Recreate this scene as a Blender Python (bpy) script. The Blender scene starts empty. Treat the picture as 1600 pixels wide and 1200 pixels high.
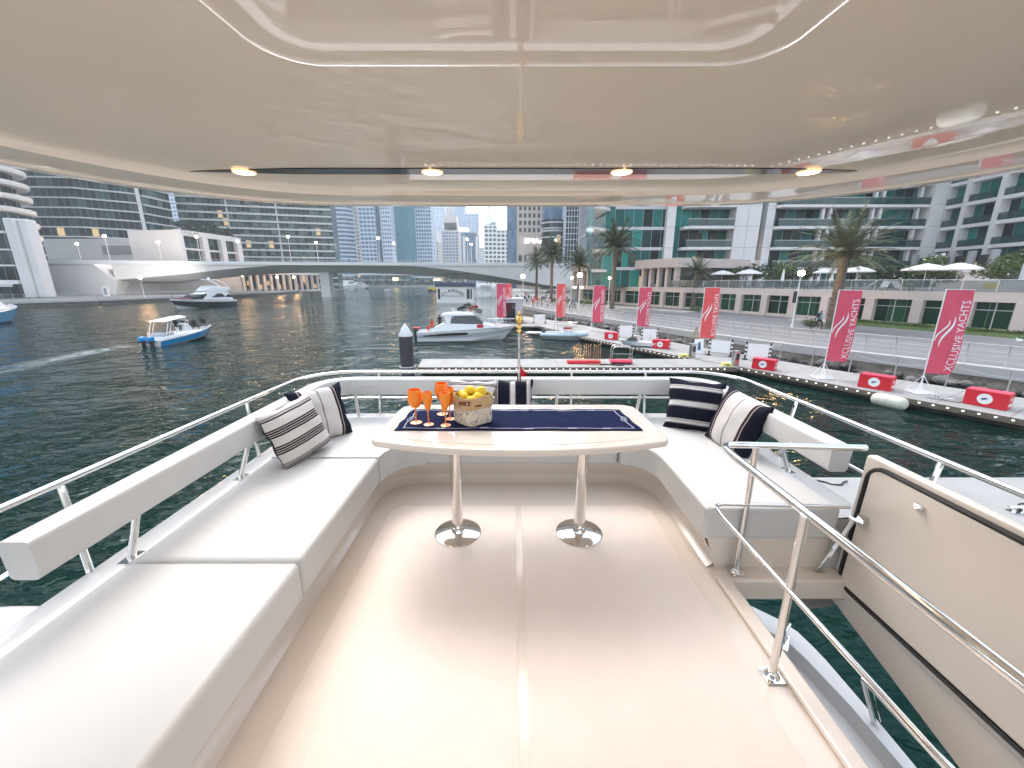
import bpy, math, random
EXPO=1.76; LK=.23

from math import radians as R, sin, cos, pi, tan, atan2, hypot, sqrt
from mathutils import Vector, Matrix
random.seed(7)
S=bpy.context.scene
COL=S.collection
# ---- the view the place was measured from: camera 5 m above the water, 14.5 degrees down
F=620.0; PH=R(14.5); CZ=5.0; cP,sP=cos(PH),sin(PH)
def _ray(px,py):
    x=(px-800)/F; u=-(py-600)/F
    return (x, cP+u*sP, -sP+u*cP)
def pz(px,py,z):
    r=_ray(px,py); t=(z-CZ)/r[2]; return Vector((r[0]*t,r[1]*t,z))
def pY(px,py,Y):
    r=_ray(px,py); t=Y/r[1]; return Vector((r[0]*t,Y,CZ+r[2]*t))
def zat(px,py,p):
    r=_ray(px,py); return CZ+r[2]/hypot(r[0],r[1])*hypot(p[0],p[1])
# ---- mesh builder
class MB:
    def __init__(s): s.v=[];s.f=[];s.m=[];s.mi=0
    def face(s,*idx): s.f.append(tuple(idx)); s.m.append(s.mi)
    def quad(s,a,b,c,d):
        n=len(s.v); s.v+= [tuple(a),tuple(b),tuple(c),tuple(d)]; s.face(n,n+1,n+2,n+3)
    def tri(s,a,b,c):
        n=len(s.v); s.v+= [tuple(a),tuple(b),tuple(c)]; s.face(n,n+1,n+2)
    def box(s,x0,x1,y0,y1,z0,z1):
        n=len(s.v)
        s.v+=[(x0,y0,z0),(x1,y0,z0),(x1,y1,z0),(x0,y1,z0),(x0,y0,z1),(x1,y0,z1),(x1,y1,z1),(x0,y1,z1)]
        for f in ((0,3,2,1),(4,5,6,7),(0,1,5,4),(1,2,6,5),(2,3,7,6),(3,0,4,7)): s.face(*[n+i for i in f])
        return s
    def rbox(s,cx,cy,z0,lx,ly,h,a=0,tx=1,ty=1):
        n=len(s.v); ca,sa=cos(a),sin(a)
        for (k,z) in ((1,z0),(0,z0+h)):
            fx=1 if k else tx; fy=1 if k else ty
            for (i,j) in ((-1,-1),(1,-1),(1,1),(-1,1)):
                x=i*lx/2*fx; y=j*ly/2*fy
                s.v.append((cx+x*ca-y*sa,cy+x*sa+y*ca,z))
        for f in ((0,3,2,1),(4,5,6,7),(0,1,5,4),(1,2,6,5),(2,3,7,6),(3,0,4,7)): s.face(*[n+i for i in f])
        return s
    def prism(s,poly,z0,z1):
        n=len(s.v); k=len(poly)
        f0=z0 if callable(z0) else (lambda p:z0)
        f1=z1 if callable(z1) else (lambda p:z1)
        s.v+=[(p[0],p[1],f0(p)) for p in poly]+[(p[0],p[1],f1(p)) for p in poly]
        s.face(*[n+i for i in range(k-1,-1,-1)]); s.face(*[n+k+i for i in range(k)])
        for i in range(k):
            j=(i+1)%k; s.face(n+i,n+j,n+k+j,n+k+i)
        return s
    def tube(s,pts,r,n=8,caps=True,closed=False):
        P=[Vector(p) for p in pts]; K=len(P); base=len(s.v); up=None
        for i in range(K):
            if closed: d=P[(i+1)%K]-P[i-1]
            else: d=P[min(i+1,K-1)]-P[max(i-1,0)]
            d.normalize()
            if up is None:
                up=Vector((0,0,1)) if abs(d.z)<.9 else Vector((1,0,0))
            a=d.cross(up); 
            if a.length<1e-6: a=d.orthogonal()
            a.normalize(); b=a.cross(d).normalized(); up=b
            rr=r[i] if isinstance(r,(list,tuple)) else r
            for k in range(n):
                t=2*pi*k/n; s.v.append(tuple(P[i]+a*(rr*cos(t))+b*(rr*sin(t))))
        for i in range(K if closed else K-1):
            j=(i+1)%K
            for k in range(n):
                l=(k+1)%n; s.face(base+i*n+k,base+i*n+l,base+j*n+l,base+j*n+k)
        if caps and not closed:
            s.face(*[base+k for k in range(n-1,-1,-1)]); s.face(*[base+(K-1)*n+k for k in range(n)])
        return s
    def lathe(s,prof,cx=0,cy=0,cz=0,n=16,sq=0):
        base=len(s.v); K=len(prof)
        for (r,z) in prof:
            for k in range(n):
                t=2*pi*k/n; q=1
                if sq: q=1/ (abs(cos(t))**sq+abs(sin(t))**sq)**(1/sq)
                s.v.append((cx+r*q*cos(t),cy+r*q*sin(t),cz+z))
        for i in range(K-1):
            for k in range(n):
                l=(k+1)%n; s.face(base+i*n+k,base+i*n+l,base+(i+1)*n+l,base+(i+1)*n+k)
        if prof[0][0]>1e-6: s.face(*[base+k for k in range(n-1,-1,-1)])
        if prof[-1][0]>1e-6: s.face(*[base+(K-1)*n+k for k in range(n)])
        return s
    def grid(s,fn,nu,nv,close_u=False):
        base=len(s.v)
        for j in range(nv+1):
            for i in range(nu+1): s.v.append(tuple(fn(i/nu,j/nv)))
        for j in range(nv):
            for i in range(nu):
                a=base+j*(nu+1)+i; s.face(a,a+1,a+nu+2,a+nu+1)
        return s
    def ball(s,cx,cy,cz,rx,ry=None,rz=None,nu=12,nv=8):
        ry=rx if ry is None else ry; rz=rx if rz is None else rz
        base=len(s.v)
        s.v.append((cx,cy,cz-rz))
        for j in range(1,nv):
            p=-pi/2+pi*j/nv
            for i in range(nu):
                t=2*pi*i/nu; s.v.append((cx+rx*cos(p)*cos(t),cy+ry*cos(p)*sin(t),cz+rz*sin(p)))
        s.v.append((cx,cy,cz+rz)); top=len(s.v)-1
        for i in range(nu): s.face(base,base+1+(i+1)%nu,base+1+i)
        for j in range(nv-2):
            for i in range(nu):
                a=base+1+j*nu; s.face(a+i,a+(i+1)%nu,a+nu+(i+1)%nu,a+nu+i)
        a=base+1+(nv-2)*nu
        for i in range(nu): s.face(a+i,a+(i+1)%nu,top)
        return s
    def mesh(s,name,mats,smooth=False,ang=40):
        me=bpy.data.meshes.new(name); me.from_pydata(s.v,[],s.f); 
        if not isinstance(mats,(list,tuple)): mats=[mats]
        for m in mats: me.materials.append(m)
        if len(mats)>1: me.polygons.foreach_set('material_index',s.m)
        me.update()
        if smooth:
            me.shade_smooth(); me.set_sharp_from_angle(angle=R(ang))
        return me
    def build(s,name,mats,parent=None,smooth=False,bevel=0,seg=2,world=False,ang=40):
        if world and parent is not None:
            L=parent.location if parent.parent is None else parent.location+parent.parent.location
            s.v=[(a-L.x,b-L.y,c-L.z) for a,b,c in s.v]
        o=bpy.data.objects.new(name,s.mesh(name,mats,smooth or bevel>0,ang)); COL.objects.link(o)
        if parent is not None: o.parent=parent
        if bevel:
            m=o.modifiers.new('bevel','BEVEL'); m.width=bevel; m.segments=seg; m.limit_method='ANGLE'; m.angle_limit=R(35)
            m.harden_normals=False
        return o
def tag(o,label=None,cat=None,group=None,kind=None):
    if label: o['label']=label
    if cat: o['category']=cat
    if group: o['group']=group
    if kind: o['kind']=kind
    return o
def empty(name,loc,label=None,cat=None,group=None,rz=0):
    o=bpy.data.objects.new(name,None); COL.objects.link(o); o.location=loc; o.rotation_euler=(0,0,rz); o.empty_display_size=.2
    return tag(o,label,cat,group)
def kid(name,me,parent,loc=(0,0,0),rz=0,sc=None):
    o=bpy.data.objects.new(name,me); COL.objects.link(o); o.parent=parent; o.location=loc; o.rotation_euler=(0,0,rz)
    if sc: o.scale=sc
    return o
def children(o): return [c for c in bpy.data.objects if c.parent==o]
def copy_tree(o,loc=None,rz=None,label=None,group=None,sc=None,parent=None,kids=None):
    c=o.copy(); COL.objects.link(c)
    if parent is not None: c.parent=parent
    for ch in children(o): copy_tree(ch,parent=c)
    if loc is not None: c.location=loc
    if rz is not None: c.rotation_euler=(0,0,rz)
    if sc is not None: c.scale=(sc,)*3 if not isinstance(sc,tuple) else sc
    if label: c['label']=label
    if group: c['group']=group
    return c
def arc(cx,cy,r,a0,a1,n=6): return [(cx+r*cos(R(a0+(a1-a0)*i/n)),cy+r*sin(R(a0+(a1-a0)*i/n))) for i in range(n+1)]
# ---- materials
def nodes(name):
    m=bpy.data.materials.new(name); m.use_nodes=True; nt=m.node_tree
    return m,nt,nt.nodes['Principled BSDF']
def mat(name,col,rough=.5,metal=0,spec=.5,coat=0,bump=None,var=None,emis=None,es=0,coatr=.05,trans=0,alpha=1,stretch=None,sheen=0,ior=None):
    m,nt,b=nodes(name); N=nt.nodes; L=nt.links
    b.inputs['Base Color'].default_value=(*col,1); b.inputs['Roughness'].default_value=rough
    b.inputs['Metallic'].default_value=metal; b.inputs['Specular IOR Level'].default_value=spec
    b.inputs['Coat Weight'].default_value=coat; b.inputs['Coat Roughness'].default_value=coatr
    b.inputs['Transmission Weight'].default_value=trans; b.inputs['Alpha'].default_value=alpha
    b.inputs['Sheen Weight'].default_value=sheen
    if ior: b.inputs['IOR'].default_value=ior
    if emis: b.inputs['Emission Color'].default_value=(*emis,1); b.inputs['Emission Strength'].default_value=es
    tc=None
    if bump or var:
        tc=N.new('ShaderNodeTexCoord'); src=tc.outputs['Object']
        if stretch:
            mp=N.new('ShaderNodeMapping'); mp.inputs['Scale'].default_value=stretch; L.new(src,mp.inputs['Vector']); src=mp.outputs['Vector']
    if bump:
        n=N.new('ShaderNodeTexNoise'); n.inputs['Scale'].default_value=bump[0]; n.inputs['Detail'].default_value=4
        bp=N.new('ShaderNodeBump'); bp.inputs['Strength'].default_value=bump[1]; bp.inputs['Distance'].default_value=bump[2] if len(bump)>2 else .01
        L.new(src,n.inputs['Vector']); L.new(n.outputs['Fac'],bp.inputs['Height']); L.new(bp.outputs['Normal'],b.inputs['Normal'])
    if var:
        n=N.new('ShaderNodeTexNoise'); n.inputs['Scale'].default_value=var[0]; n.inputs['Detail'].default_value=6; n.inputs['Roughness'].default_value=.6
        L.new(src,n.inputs['Vector'])
        cr=N.new('ShaderNodeValToRGB'); a=var[1]
        cr.color_ramp.elements[0].position=.3; cr.color_ramp.elements[1].position=.7
        cr.color_ramp.elements[0].color=(*[max(0,c*(1-a)) for c in col],1); cr.color_ramp.elements[1].color=(*[c*(1+a) for c in col],1)
        L.new(n.outputs['Fac'],cr.inputs['Fac']); L.new(cr.outputs['Color'],b.inputs['Base Color'])
    return m
def cells(name,w,h,cols,rough=.12,lit=.0,spec=.6,mull=(.3,.3,.3),mw=.05,metal=0,offz=0):
    """glazing seen from the street: panes of w x h metres, each with its own tint or curtain"""
    m,nt,b=nodes(name); N=nt.nodes; L=nt.links
    tc=N.new('ShaderNodeTexCoord'); sp=N.new('ShaderNodeSeparateXYZ'); L.new(tc.outputs['Object'],sp.inputs[0])
    def mth(op,a,bv=None):
        n=N.new('ShaderNodeMath'); n.operation=op
        for i,x in enumerate((a,bv)):
            if x is None: continue
            if isinstance(x,(int,float)): n.inputs[i].default_value=x
            else: L.new(x,n.inputs[i])
        return n.outputs[0]
    ax=mth('ADD',sp.outputs[0],mth('MULTIPLY',sp.outputs[1],1.0))
    fx=mth('DIVIDE',ax,w); fz=mth('DIVIDE',mth('ADD',sp.outputs[2],offz),h)
    cb=N.new('ShaderNodeCombineXYZ'); L.new(mth('FLOOR',fx),cb.inputs[0]); L.new(mth('FLOOR',fz),cb.inputs[2])
    wn=N.new('ShaderNodeTexWhiteNoise'); wn.noise_dimensions='3D'; L.new(cb.outputs[0],wn.inputs['Vector'])
    cr=N.new('ShaderNodeValToRGB'); cr.color_ramp.interpolation='CONSTANT'
    els=cr.color_ramp.elements
    while len(els)<len(cols): els.new(.5)
    for i,c in enumerate(cols): els[i].position=i/len(cols); els[i].color=(*c,1)
    L.new(wn.outputs['Value'],cr.inputs['Fac'])
    mx=N.new('ShaderNodeMix'); mx.data_type='RGBA'
    ed=mth('LESS_THAN',mth('FRACT',fx),mw)
    L.new(ed,mx.inputs[0]); L.new(cr.outputs['Color'],mx.inputs[6]); mx.inputs[7].default_value=(*mull,1)
    L.new(mx.outputs[2],b.inputs['Base Color'])
    b.inputs['Roughness'].default_value=rough; b.inputs['Specular IOR Level'].default_value=spec*.2; b.inputs['Metallic'].default_value=metal
    if lit:
        g=mth('GREATER_THAN',wn.outputs['Value'],1-lit)
        L.new(mth('MULTIPLY',g,.22),b.inputs['Emission Strength']); b.inputs['Emission Color'].default_value=(1,.72,.38,1)
    return m
def striped(name,axis,stops,rough=.85):
    """woven stripes across one local axis; stops = [(pos, colour)...] along -0.5..0.5"""
    m,nt,b=nodes(name); N=nt.nodes; L=nt.links
    tc=N.new('ShaderNodeTexCoord'); sp=N.new('ShaderNodeSeparateXYZ'); L.new(tc.outputs['Object'],sp.inputs[0])
    mp=N.new('ShaderNodeMath'); mp.operation='MULTIPLY_ADD'; L.new(sp.outputs[axis],mp.inputs[0]); mp.inputs[1].default_value=1/.46; mp.inputs[2].default_value=.5
    cr=N.new('ShaderNodeValToRGB'); cr.color_ramp.interpolation='CONSTANT'; e=cr.color_ramp.elements
    while len(e)<len(stops): e.new(.5)
    for i,(p,c) in enumerate(stops): e[i].position=p; e[i].color=(*c,1)
    L.new(mp.outputs[0],cr.inputs['Fac']); L.new(cr.outputs['Color'],b.inputs['Base Color'])
    wv=N.new('ShaderNodeTexNoise'); wv.inputs['Scale'].default_value=260; L.new(tc.outputs['Object'],wv.inputs['Vector'])
    bp=N.new('ShaderNodeBump'); bp.inputs['Strength'].default_value=.35; bp.inputs['Distance'].default_value=.003
    L.new(wv.outputs['Fac'],bp.inputs['Height']); L.new(bp.outputs['Normal'],b.inputs['Normal'])
    b.inputs['Roughness'].default_value=rough; b.inputs['Specular IOR Level'].default_value=.2
    return m
M={}
M['gel']=mat('gelcoat_cream',(.735,.655,.575),.22,coat=.5,var=(1.3,.02),bump=(.9,.06,.02))
M['gelw']=mat('gelcoat_white',(.60,.59,.575),.22,coat=.4,var=(1.5,.02))
M['ceil']=mat('hardtop_gelcoat',(.88,.79,.67),.5,spec=.1,coat=1.0,coatr=.015,bump=(1.2,.05,.03),var=(2,.02))
M['ceil'].node_tree.nodes['Principled BSDF'].inputs['Coat IOR'].default_value=1.75
M['skid']=mat('nonskid_deck',(.745,.655,.585),.5,bump=(150,.5,.003),var=(5,.03))
M['vinyl']=mat('white_vinyl',(.575,.565,.548),.45,bump=(3.5,.35,.012),var=(2,.02))
M['steel']=mat('polished_steel',(.78,.77,.75),.09,metal=1)
M['dsteel']=mat('brushed_steel',(.5,.5,.5),.3,metal=1)
M['black']=mat('black_rubber',(.012,.012,.012),.5)
M['darkslot']=mat('dark_slot',(.02,.017,.015),.3,coat=.6)
M['navy']=mat('navy_cloth',(.008,.013,.048),.9,spec=.08,bump=(180,.3,.003))
M['dnavy']=mat('navy_black_cloth',(.006,.007,.018),.9,spec=.08,bump=(240,.3,.003))
M['cream']=mat('cream_thread',(.62,.60,.58),.8)
M['orange']=mat('orange_plastic',(.95,.27,.015),.35,coat=.2)
M['orangef']=mat('pale_orange_plastic',(1.0,.42,.16),.3,coat=.3)
M['lemon']=mat('lemon_skin',(.85,.62,.03),.4,bump=(120,.3,.003),var=(12,.12))
M['jute']=mat('jute_fold',(.52,.36,.19),.9,bump=(220,.6,.004))
M['leather']=mat('tan_leather',(.20,.055,.018),.5)
M['lamp']=mat('lamp_glow',(1,.8,.5),.3,emis=(1,.62,.28),es=70)
M['qlamp']=mat('quay_lamp_glow',(1,.8,.5),.3,emis=(1,.58,.25),es=100)
M['dlamp']=mat('downlight_glow',(1,.85,.6),.3,emis=(1,.80,.55),es=5)
M['drim']=mat('downlight_rim',(1,.7,.4),.3,emis=(1,.58,.30),es=.34)
M['concrete']=mat('pale_concrete',(.42,.41,.40),.8,var=(.6,.12),bump=(8,.2,.02))
M['curb']=mat('white_curb',(.48,.475,.46),.7,var=(.8,.08))
M['paving']=mat('promenade_paving',(.19,.19,.195),.65,var=(.5,.1),stretch=(1,.25,1))
M['pont']=mat('pontoon_board',(.33,.33,.32),.7,var=(1.2,.1))
M['pontedge']=mat('pontoon_dark_float',(.05,.045,.04),.8,var=(2,.4))
M['timber']=mat('weathered_timber',(.16,.13,.10),.8,var=(4,.3))
M['rock']=mat('quay_rock',(.075,.068,.06),.9,var=(1.5,.5),bump=(4,.6,.1))
M['pebble']=mat('pale_stone',(.17,.165,.15),.9,var=(1.5,.4),bump=(4,.5,.1))
M['bwhite']=mat('building_white',(.72,.70,.69),.7,var=(.25,.05))
M['bpink']=mat('facade_stone',(.60,.52,.48),.7,var=(.3,.06))
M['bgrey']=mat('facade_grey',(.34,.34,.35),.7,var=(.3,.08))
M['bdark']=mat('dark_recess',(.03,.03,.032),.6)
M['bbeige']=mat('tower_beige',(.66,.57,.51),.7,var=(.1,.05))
M['bblue']=mat('tower_blue_white_hazed',(.66,.73,.82),.6,var=(.1,.05))  # blue-white raised paler: part of the distance haze is painted into this colour
M['paint']=mat('white_paint',(.78,.78,.77),.35)
M['boatw']=mat('boat_white',(.78,.79,.80),.2,coat=.6)
M['boatb']=mat('boat_black',(.012,.012,.015),.15,coat=.6)
M['boatg']=mat('boat_grey',(.20,.21,.24),.25,coat=.4)
M['boatlg']=mat('boat_light_grey',(.48,.49,.52),.25,coat=.4)
M['azure']=mat('boat_azure',(.01,.28,.62),.25,coat=.6)
M['bglass']=mat('boat_glass',(.015,.018,.022),.06,spec=.8)
M['maroon']=mat('maroon_vinyl',(.22,.03,.05),.5)
M['red']=mat('signal_red',(.62,.012,.028),.5)
M['flagred']=mat('banner_red',(.66,.085,.145),.8,bump=(3,.5,.05))
M['flagred2']=mat('banner_scarlet',(.74,.10,.10),.8,bump=(3,.5,.05))
M['white']=mat('print_white',(.85,.84,.83),.6)
M['yellow']=mat('yellow_paint',(.75,.6,.08),.5)
M['pilegrey']=mat('pile_steel',(.055,.055,.058),.5,var=(3,.5),bump=(6,.3,.02))
M['trunk']=mat('palm_trunk',(.14,.115,.09),.9,bump=(5,1,.08),var=(5,.3),stretch=(1,1,4))
M['frond']=mat('palm_frond',(.055,.075,.025),.6,var=(1.2,.45))
M['frond2']=mat('palm_frond_dusty',(.13,.14,.075),.6,var=(1.2,.4))
M['leaf']=mat('dark_leaves',(.028,.055,.018),.6,var=(1.5,.5))
M['leaf2']=mat('bright_leaves',(.08,.12,.03),.6,var=(1.5,.45))
M['bark']=mat('branch_bark',(.12,.10,.08),.9)
M['grass']=mat('clipped_grass',(.06,.10,.025),.9,var=(3,.4))
M['canvas']=mat('parasol_canvas',(.80,.79,.77),.8)
M['skin']=mat('skin_tone',(.35,.20,.13),.6)
M['hair']=mat('dark_hair',(.015,.012,.01),.6)
for k,c in dict(cloth_black=(.02,.02,.022),cloth_white=(.65,.65,.65),cloth_blue=(.05,.10,.22),cloth_grey=(.2,.2,.21),cloth_red=(.55,.04,.04),cloth_teal=(.12,.28,.32),cloth_beige=(.42,.34,.25),cloth_denim=(.06,.08,.14)).items():
    M[k]=mat(k,c,.85,var=(6,.15))
tg=[(.008,.045,.045),(.010,.09,.085),(.015,.18,.155),(.004,.015,.017),(.02,.23,.20),(.015,.14,.13),(.05,.24,.21),(.004,.015,.017),(.012,.12,.11),(.010,.08,.075)]
M['glteal']=cells('teal_glazing',1.6,3.3,tg,.1,lit=.006)
M['gldark']=cells('dark_glazing',2.4,3.3,[(.004,.012,.015),(.006,.016,.018),(.03,.065,.068),(.005,.012,.014),(.01,.028,.03),(.045,.085,.085),(.004,.011,.013),(.018,.045,.048)],.12,lit=.006)
M['glmid']=cells('grey_green_glazing',2.0,3.3,[(.02,.045,.048),(.05,.11,.11),(.01,.025,.028),(.10,.17,.165),(.04,.075,.078),(.14,.20,.185),(.02,.038,.04)],.15,lit=.012)
M['glblue']=cells('blue_glazing_hazed',1.5,3.4,[(.11,.20,.32),(.14,.24,.36),(.09,.16,.27),(.17,.28,.40)],.12)  # blue panes brightened so the skyline's haze sits partly in their tint
M['glteal2']=cells('flat_teal_glazing',1.5,3.4,[(.07,.27,.34),(.075,.285,.355),(.065,.26,.33)],.12)
M['glshop']=cells('shopfront_glazing',1.3,3.2,[(.010,.045,.022),(.014,.065,.032),(.008,.03,.018),(.02,.08,.04)],.08,mull=(.12,.2,.14),mw=.04)
M['balglass']=mat('balustrade_glass',(.02,.07,.07),.08,spec=.7,alpha=.6)
M['railp']=mat('rail_grey_paint',(.52,.52,.53),.4)
M['balglass2']=mat('balustrade_clear',(.16,.20,.20),.1,spec=.7,alpha=.45)
# =============== the yacht's fly deck =====================================================
D=3.4
Y0=-3.2
yacht=empty('motor_yacht',(0.05,0.6,D),'cream motor yacht whose upper deck with white wraparound seating fills the foreground','yacht')
def yb(mb,name,m,**k):
    par=k.pop('parent',yacht); return mb.build(name,m,par,world=True,**k)
XC=.055
# deck slab with the stair opening cut out of its right side
m=MB(); m.prism([(-1.25,Y0),(1.16,Y0),(1.16,1.86),(1.86,1.86),(1.86,1.97),(1.4,3.05),(-1.25,3.05)],D-.10,D)
deck=yb(m,'deck',M['gel'],bevel=.008)
m=MB()
m.prism([(-.87,Y0),(.025,Y0),(.025,2.60),(-.80,2.60),(-.87,2.53)],D,D+.003)
m.prism([(.065,Y0),(1.0,Y0),(1.0,2.53),(.93,2.60),(.065,2.60)],D,D+.003)
o=m.build('nonskid_panel',M['skid']); 
m=MB()
# raised coaming along the stair opening
m.box(1.125,1.20,Y0,1.86,D,D+.028); 
cm=yb(m,'stair_coaming',M['gel'],bevel=.012,seg=3)
for x in (-1.02,1.13):
    m=MB(); m.lathe([(.001,.004),(.018,.004),(.019,.007),(.034,.006),(.038,0)],x,2.84,D+.0005,20); yb(m,'deck_drain',M['bronze'] if 'bronze' in M else mat('bronze_drain',(.22,.10,.04),.35,metal=.8),smooth=True)
# put the non-skid under the yacht
o.parent=yacht; o.location=(-yacht.location.x,-yacht.location.y,-yacht.location.z)
# --- bench base: U sweep (offset outward from the inner top edge, height above the deck)
def upath(xl,xr,yf,r,yl0=Y0,yr0=1.96,n=7):
    P=[(xl,yl0),(xl,yf-r)]+arc(xl+r,yf-r,r,180,90,n)[1:]+arc(xr-r,yf-r,r,90,0,n)+[(xr,yr0)]
    return P
def sweep(mb,path,prof,close_prof=False):
    n=len(path); base=len(mb.v); K=len(prof)
    for i,(x,y) in enumerate(path):
        a=Vector(path[max(i-1,0)]); b=Vector(path[min(i+1,n-1)]); p=Vector((x,y))
        if 0<i<n-1:
            d1=(p-a).normalized(); d2=(b-p).normalized(); d=(d1+d2).normalized(); sc=1/max(.5,d.dot(d1))
        else: d=(b-a).normalized(); sc=1
        nx,ny=-d.y*sc,d.x*sc      # outward = left of travel
        for (o_,z) in prof: mb.v.append((x+nx*o_,y+ny*o_,D+z))
    for i in range(n-1):
        for k in range(K if close_prof else K-1):
            l=(k+1)%K; mb.face(base+i*K+k,base+i*K+l,base+(i+1)*K+l,base+(i+1)*K+k)
    if close_prof:
        mb.face(*[base+k for k in range(K)]); mb.face(*[base+(n-1)*K+k for k in range(K-1,-1,-1)])
P=upath(-.99,1.10,2.93,.25)
m=MB(); sweep(m,P,[(.75,.21),(.02,.21),(.0,.205),(-.006,.19),(.0,.17),(.075,.05),(.065,.03),(.045,.012),(.02,.001)])
# face that closes the right-hand bench end, and the gunwale round everything
bench=yb(m,'bench_base',M['gel'],smooth=True,ang=50)
m=MB(); m.quad((1.10,1.96,D+.215),(1.88,1.96,D+.215),(1.88,1.96,D),(1.17,1.96,D)); m.quad((1.10,1.96,D+.21),(1.17,1.96,D),(1.17,2.0,D),(1.10,2.0,D+.21))
yb(m,'bench_end_panel',M['gel'])
G=[(-1.93,Y0),(-1.93,3.30)]+arc(-1.53,3.36,.40,180,90,8)+arc(1.63,3.36,.40,90,0,8)+[(2.03,3.3),(2.03,1.96)]
m=MB(); sweep(m,G,[(-.24,.16),(-.24,.30),(-.225,.318),(-.03,.335),(0,.31),(.03,.05),(-.02,-.25),(-.25,-.30)])
gun=yb(m,'gunwale',M['gelw'],smooth=True,ang=50)
m=MB(); m.box(1.80,2.028,1.955,1.959,D-.2,D+.312); yb(m,'gunwale_end',M['gelw'])
m=MB(); sweep(m,[(2.03,1.955),(2.03,Y0)],[(-.10,-.25),(-.10,.02),(-.09,.03),(-.02,.03),(0,.01),(-.02,-.25)]); yb(m,'side_coaming',M['gelw'],smooth=True,ang=50)
# --- cushions
def cush(poly,name='seat_cushion',z0=.207,z1=.40):
    m=MB(); m.prism(poly,D+z0,D+z1); return yb(m,name,M['vinyl'],bevel=.028,seg=4)
xi,xo,yi,yo=-.94,-1.70,2.80,3.44
cush([(xo,-1.6),(xi,-1.6),(xi,1.507),(xo,1.507)])
cush([(xo,1.513),(xi,1.513),(xi,2.577),(xo,2.577)])
cush([(xo,2.583),(xi-.0,2.583)]+arc(xi+.27,yi-.0-.22,.27,180,90,5)[1:]+[(-.713,yi+.05),(-.713,yo),(-1.5,yo),(xo,yo-.22)])
cush([(-.707,yi+.05),(.827,yi+.05),(.827,yo),(-.707,yo)])
cush([(.833,yi+.05)]+arc(.80,2.58,.26,80,0,5)+[(1.06,1.925),(1.80,1.925),(1.80,yo-.22),(1.6,yo),(.833,yo)])
# --- backrests: fat vinyl bolsters on steel brackets
def bolster(path,name='backrest'):
    m=MB(); prof=[]
    for (a,b,c) in ((-.052,.585,0),(.062,.592,0),(.066,.735,0),(-.052,.752,0)): prof.append((a,b))
    # round the profile's corners
    pr=[]; q=[(-.056,.590),(.050,.590),(.058,.742),(-.058,.742)]
    rr=.022
    for i in range(4):
        p0=Vector(q[i-1]);p1=Vector(q[i]);p2=Vector(q[(i+1)%4])
        a=(p0-p1).normalized();b=(p2-p1).normalized()
        for t in (0,.35,.65,1):
            s_=p1+a*rr*(1-t)**2+b*rr*t**2
            pr.append((s_.x,s_.y))
    sweep(m,path,pr,True)
    return yb(m,name,M['vinyl'],smooth=True,ang=60)
yb_=3.555
b1=bolster([(-1.70,1.17),(-1.705,3.0)]+[(-1.70,3.12)]+arc(-1.42,3.275,.28,170,95,6)+[(-1.3,yb_),(.045,yb_)])
b2=bolster([(.085,yb_),(1.30,yb_)]+arc(1.53,3.30,.255,90,8,6)+[(1.785,3.1),(1.785,1.985)])
def bracket(x,y,dx,dy,par):
    m=MB(); m.tube([(x,y,D+.325),(x+dx,y+dy,D+.60)],.017,10)
    ob=yb(m,'bracket',M['steel'],smooth=True,parent=yacht)
    q=MB(); L=yacht.location
    q.rbox(x-L.x,y-L.y,.322,.10,.055,.008,a=0 if abs(dx)<abs(dy) else pi/2); q.build('foot_plate',M['steel'],ob,bevel=.002)
for (x,y,dx,dy) in ((-1.81,1.62,.09,.0),(-1.82,2.42,.10,0),(-1.47,3.62,0,-.05),(.42,3.66,0,-.09),(1.92,2.52,-.11,0),(1.2,3.66,0,-.09)): bracket(x,y,dx,dy,b1)
# --- guard rail
rp=[(-1.99,Y0,D+.745),(-1.99,1.2,D+.745),(-1.955,3.0,D+.745)]+[(x,y,D+.745) for x,y in arc(-1.50,3.34,.44,170,92,8)]+[(x,y,D+.745) for x,y in arc(1.66,3.34,.44,88,8,8)]+[(2.12,2.6,D+.745),(2.12,Y0,D+.745)]
m=MB(); m.tube(rp,.0165,12); rail=yb(m,'guard_rail',M['steel'],smooth=True)
m=MB(); lr=[(x*.985,y*.985 if y>2.9 else y,D+.50) for x,y,z in rp]; m.tube(lr,.009,8); yb(m,'lower_rail',M['steel'],smooth=True)
for (x,y,xt,yt) in ((-1.90,.3,-1.99,.3),(-1.90,1.52,-1.99,1.58),(-1.90,2.75,-1.96,2.8),(-1.30,3.72,-1.30,3.77),(.58,3.72,.58,3.77),(1.3,3.72,1.3,3.77),(2.0,2.75,2.1,2.8),(2.0,1.75,2.12,1.8),(2.0,.4,2.12,.4)):
    m=MB(); m.tube([(x,y,D+.32),(xt,yt,D+.74)],.014,8); yb(m,'rail_post',M['steel'],smooth=True)
# --- wings and hull
m=MB(); m.prism([(-1.88,Y0),(-3.3,Y0),(-3.3,1.75),(-2.75,1.83),(-2.5,1.83),(-2.2,1.7),(-1.88,1.62)],D-.32,D-.12); yb(m,'side_wing',M['gelw'],bevel=.05,seg=3)
m=MB(); m.box(-1.7,1.0,-3,3.0,D-1.3,D-.11); m.box(-2.3,1.95,-3,2.2,.3,D-1.25); yb(m,'cabin',M['gelw'],bevel=.03)
gp=[pz(*p,2.25) for p in ((1120,925),(1172,946),(1215,967),(1246,987),(1268,1008),(1291,1032),(1347,1097),(1431,1198),(1500,1285))]
gi=[pz(*p,2.25) for p in ((1105,935),(1150,960),(1200,985),(1236,1008),(1256,1026),(1277,1048),(1330,1104),(1413,1202),(1480,1290))]
gp.append(gp[-1]+Vector((.1,-1.5,0))); gi.append(gi[-1]+Vector((.1,-1.5,0)))
m=MB()
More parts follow.
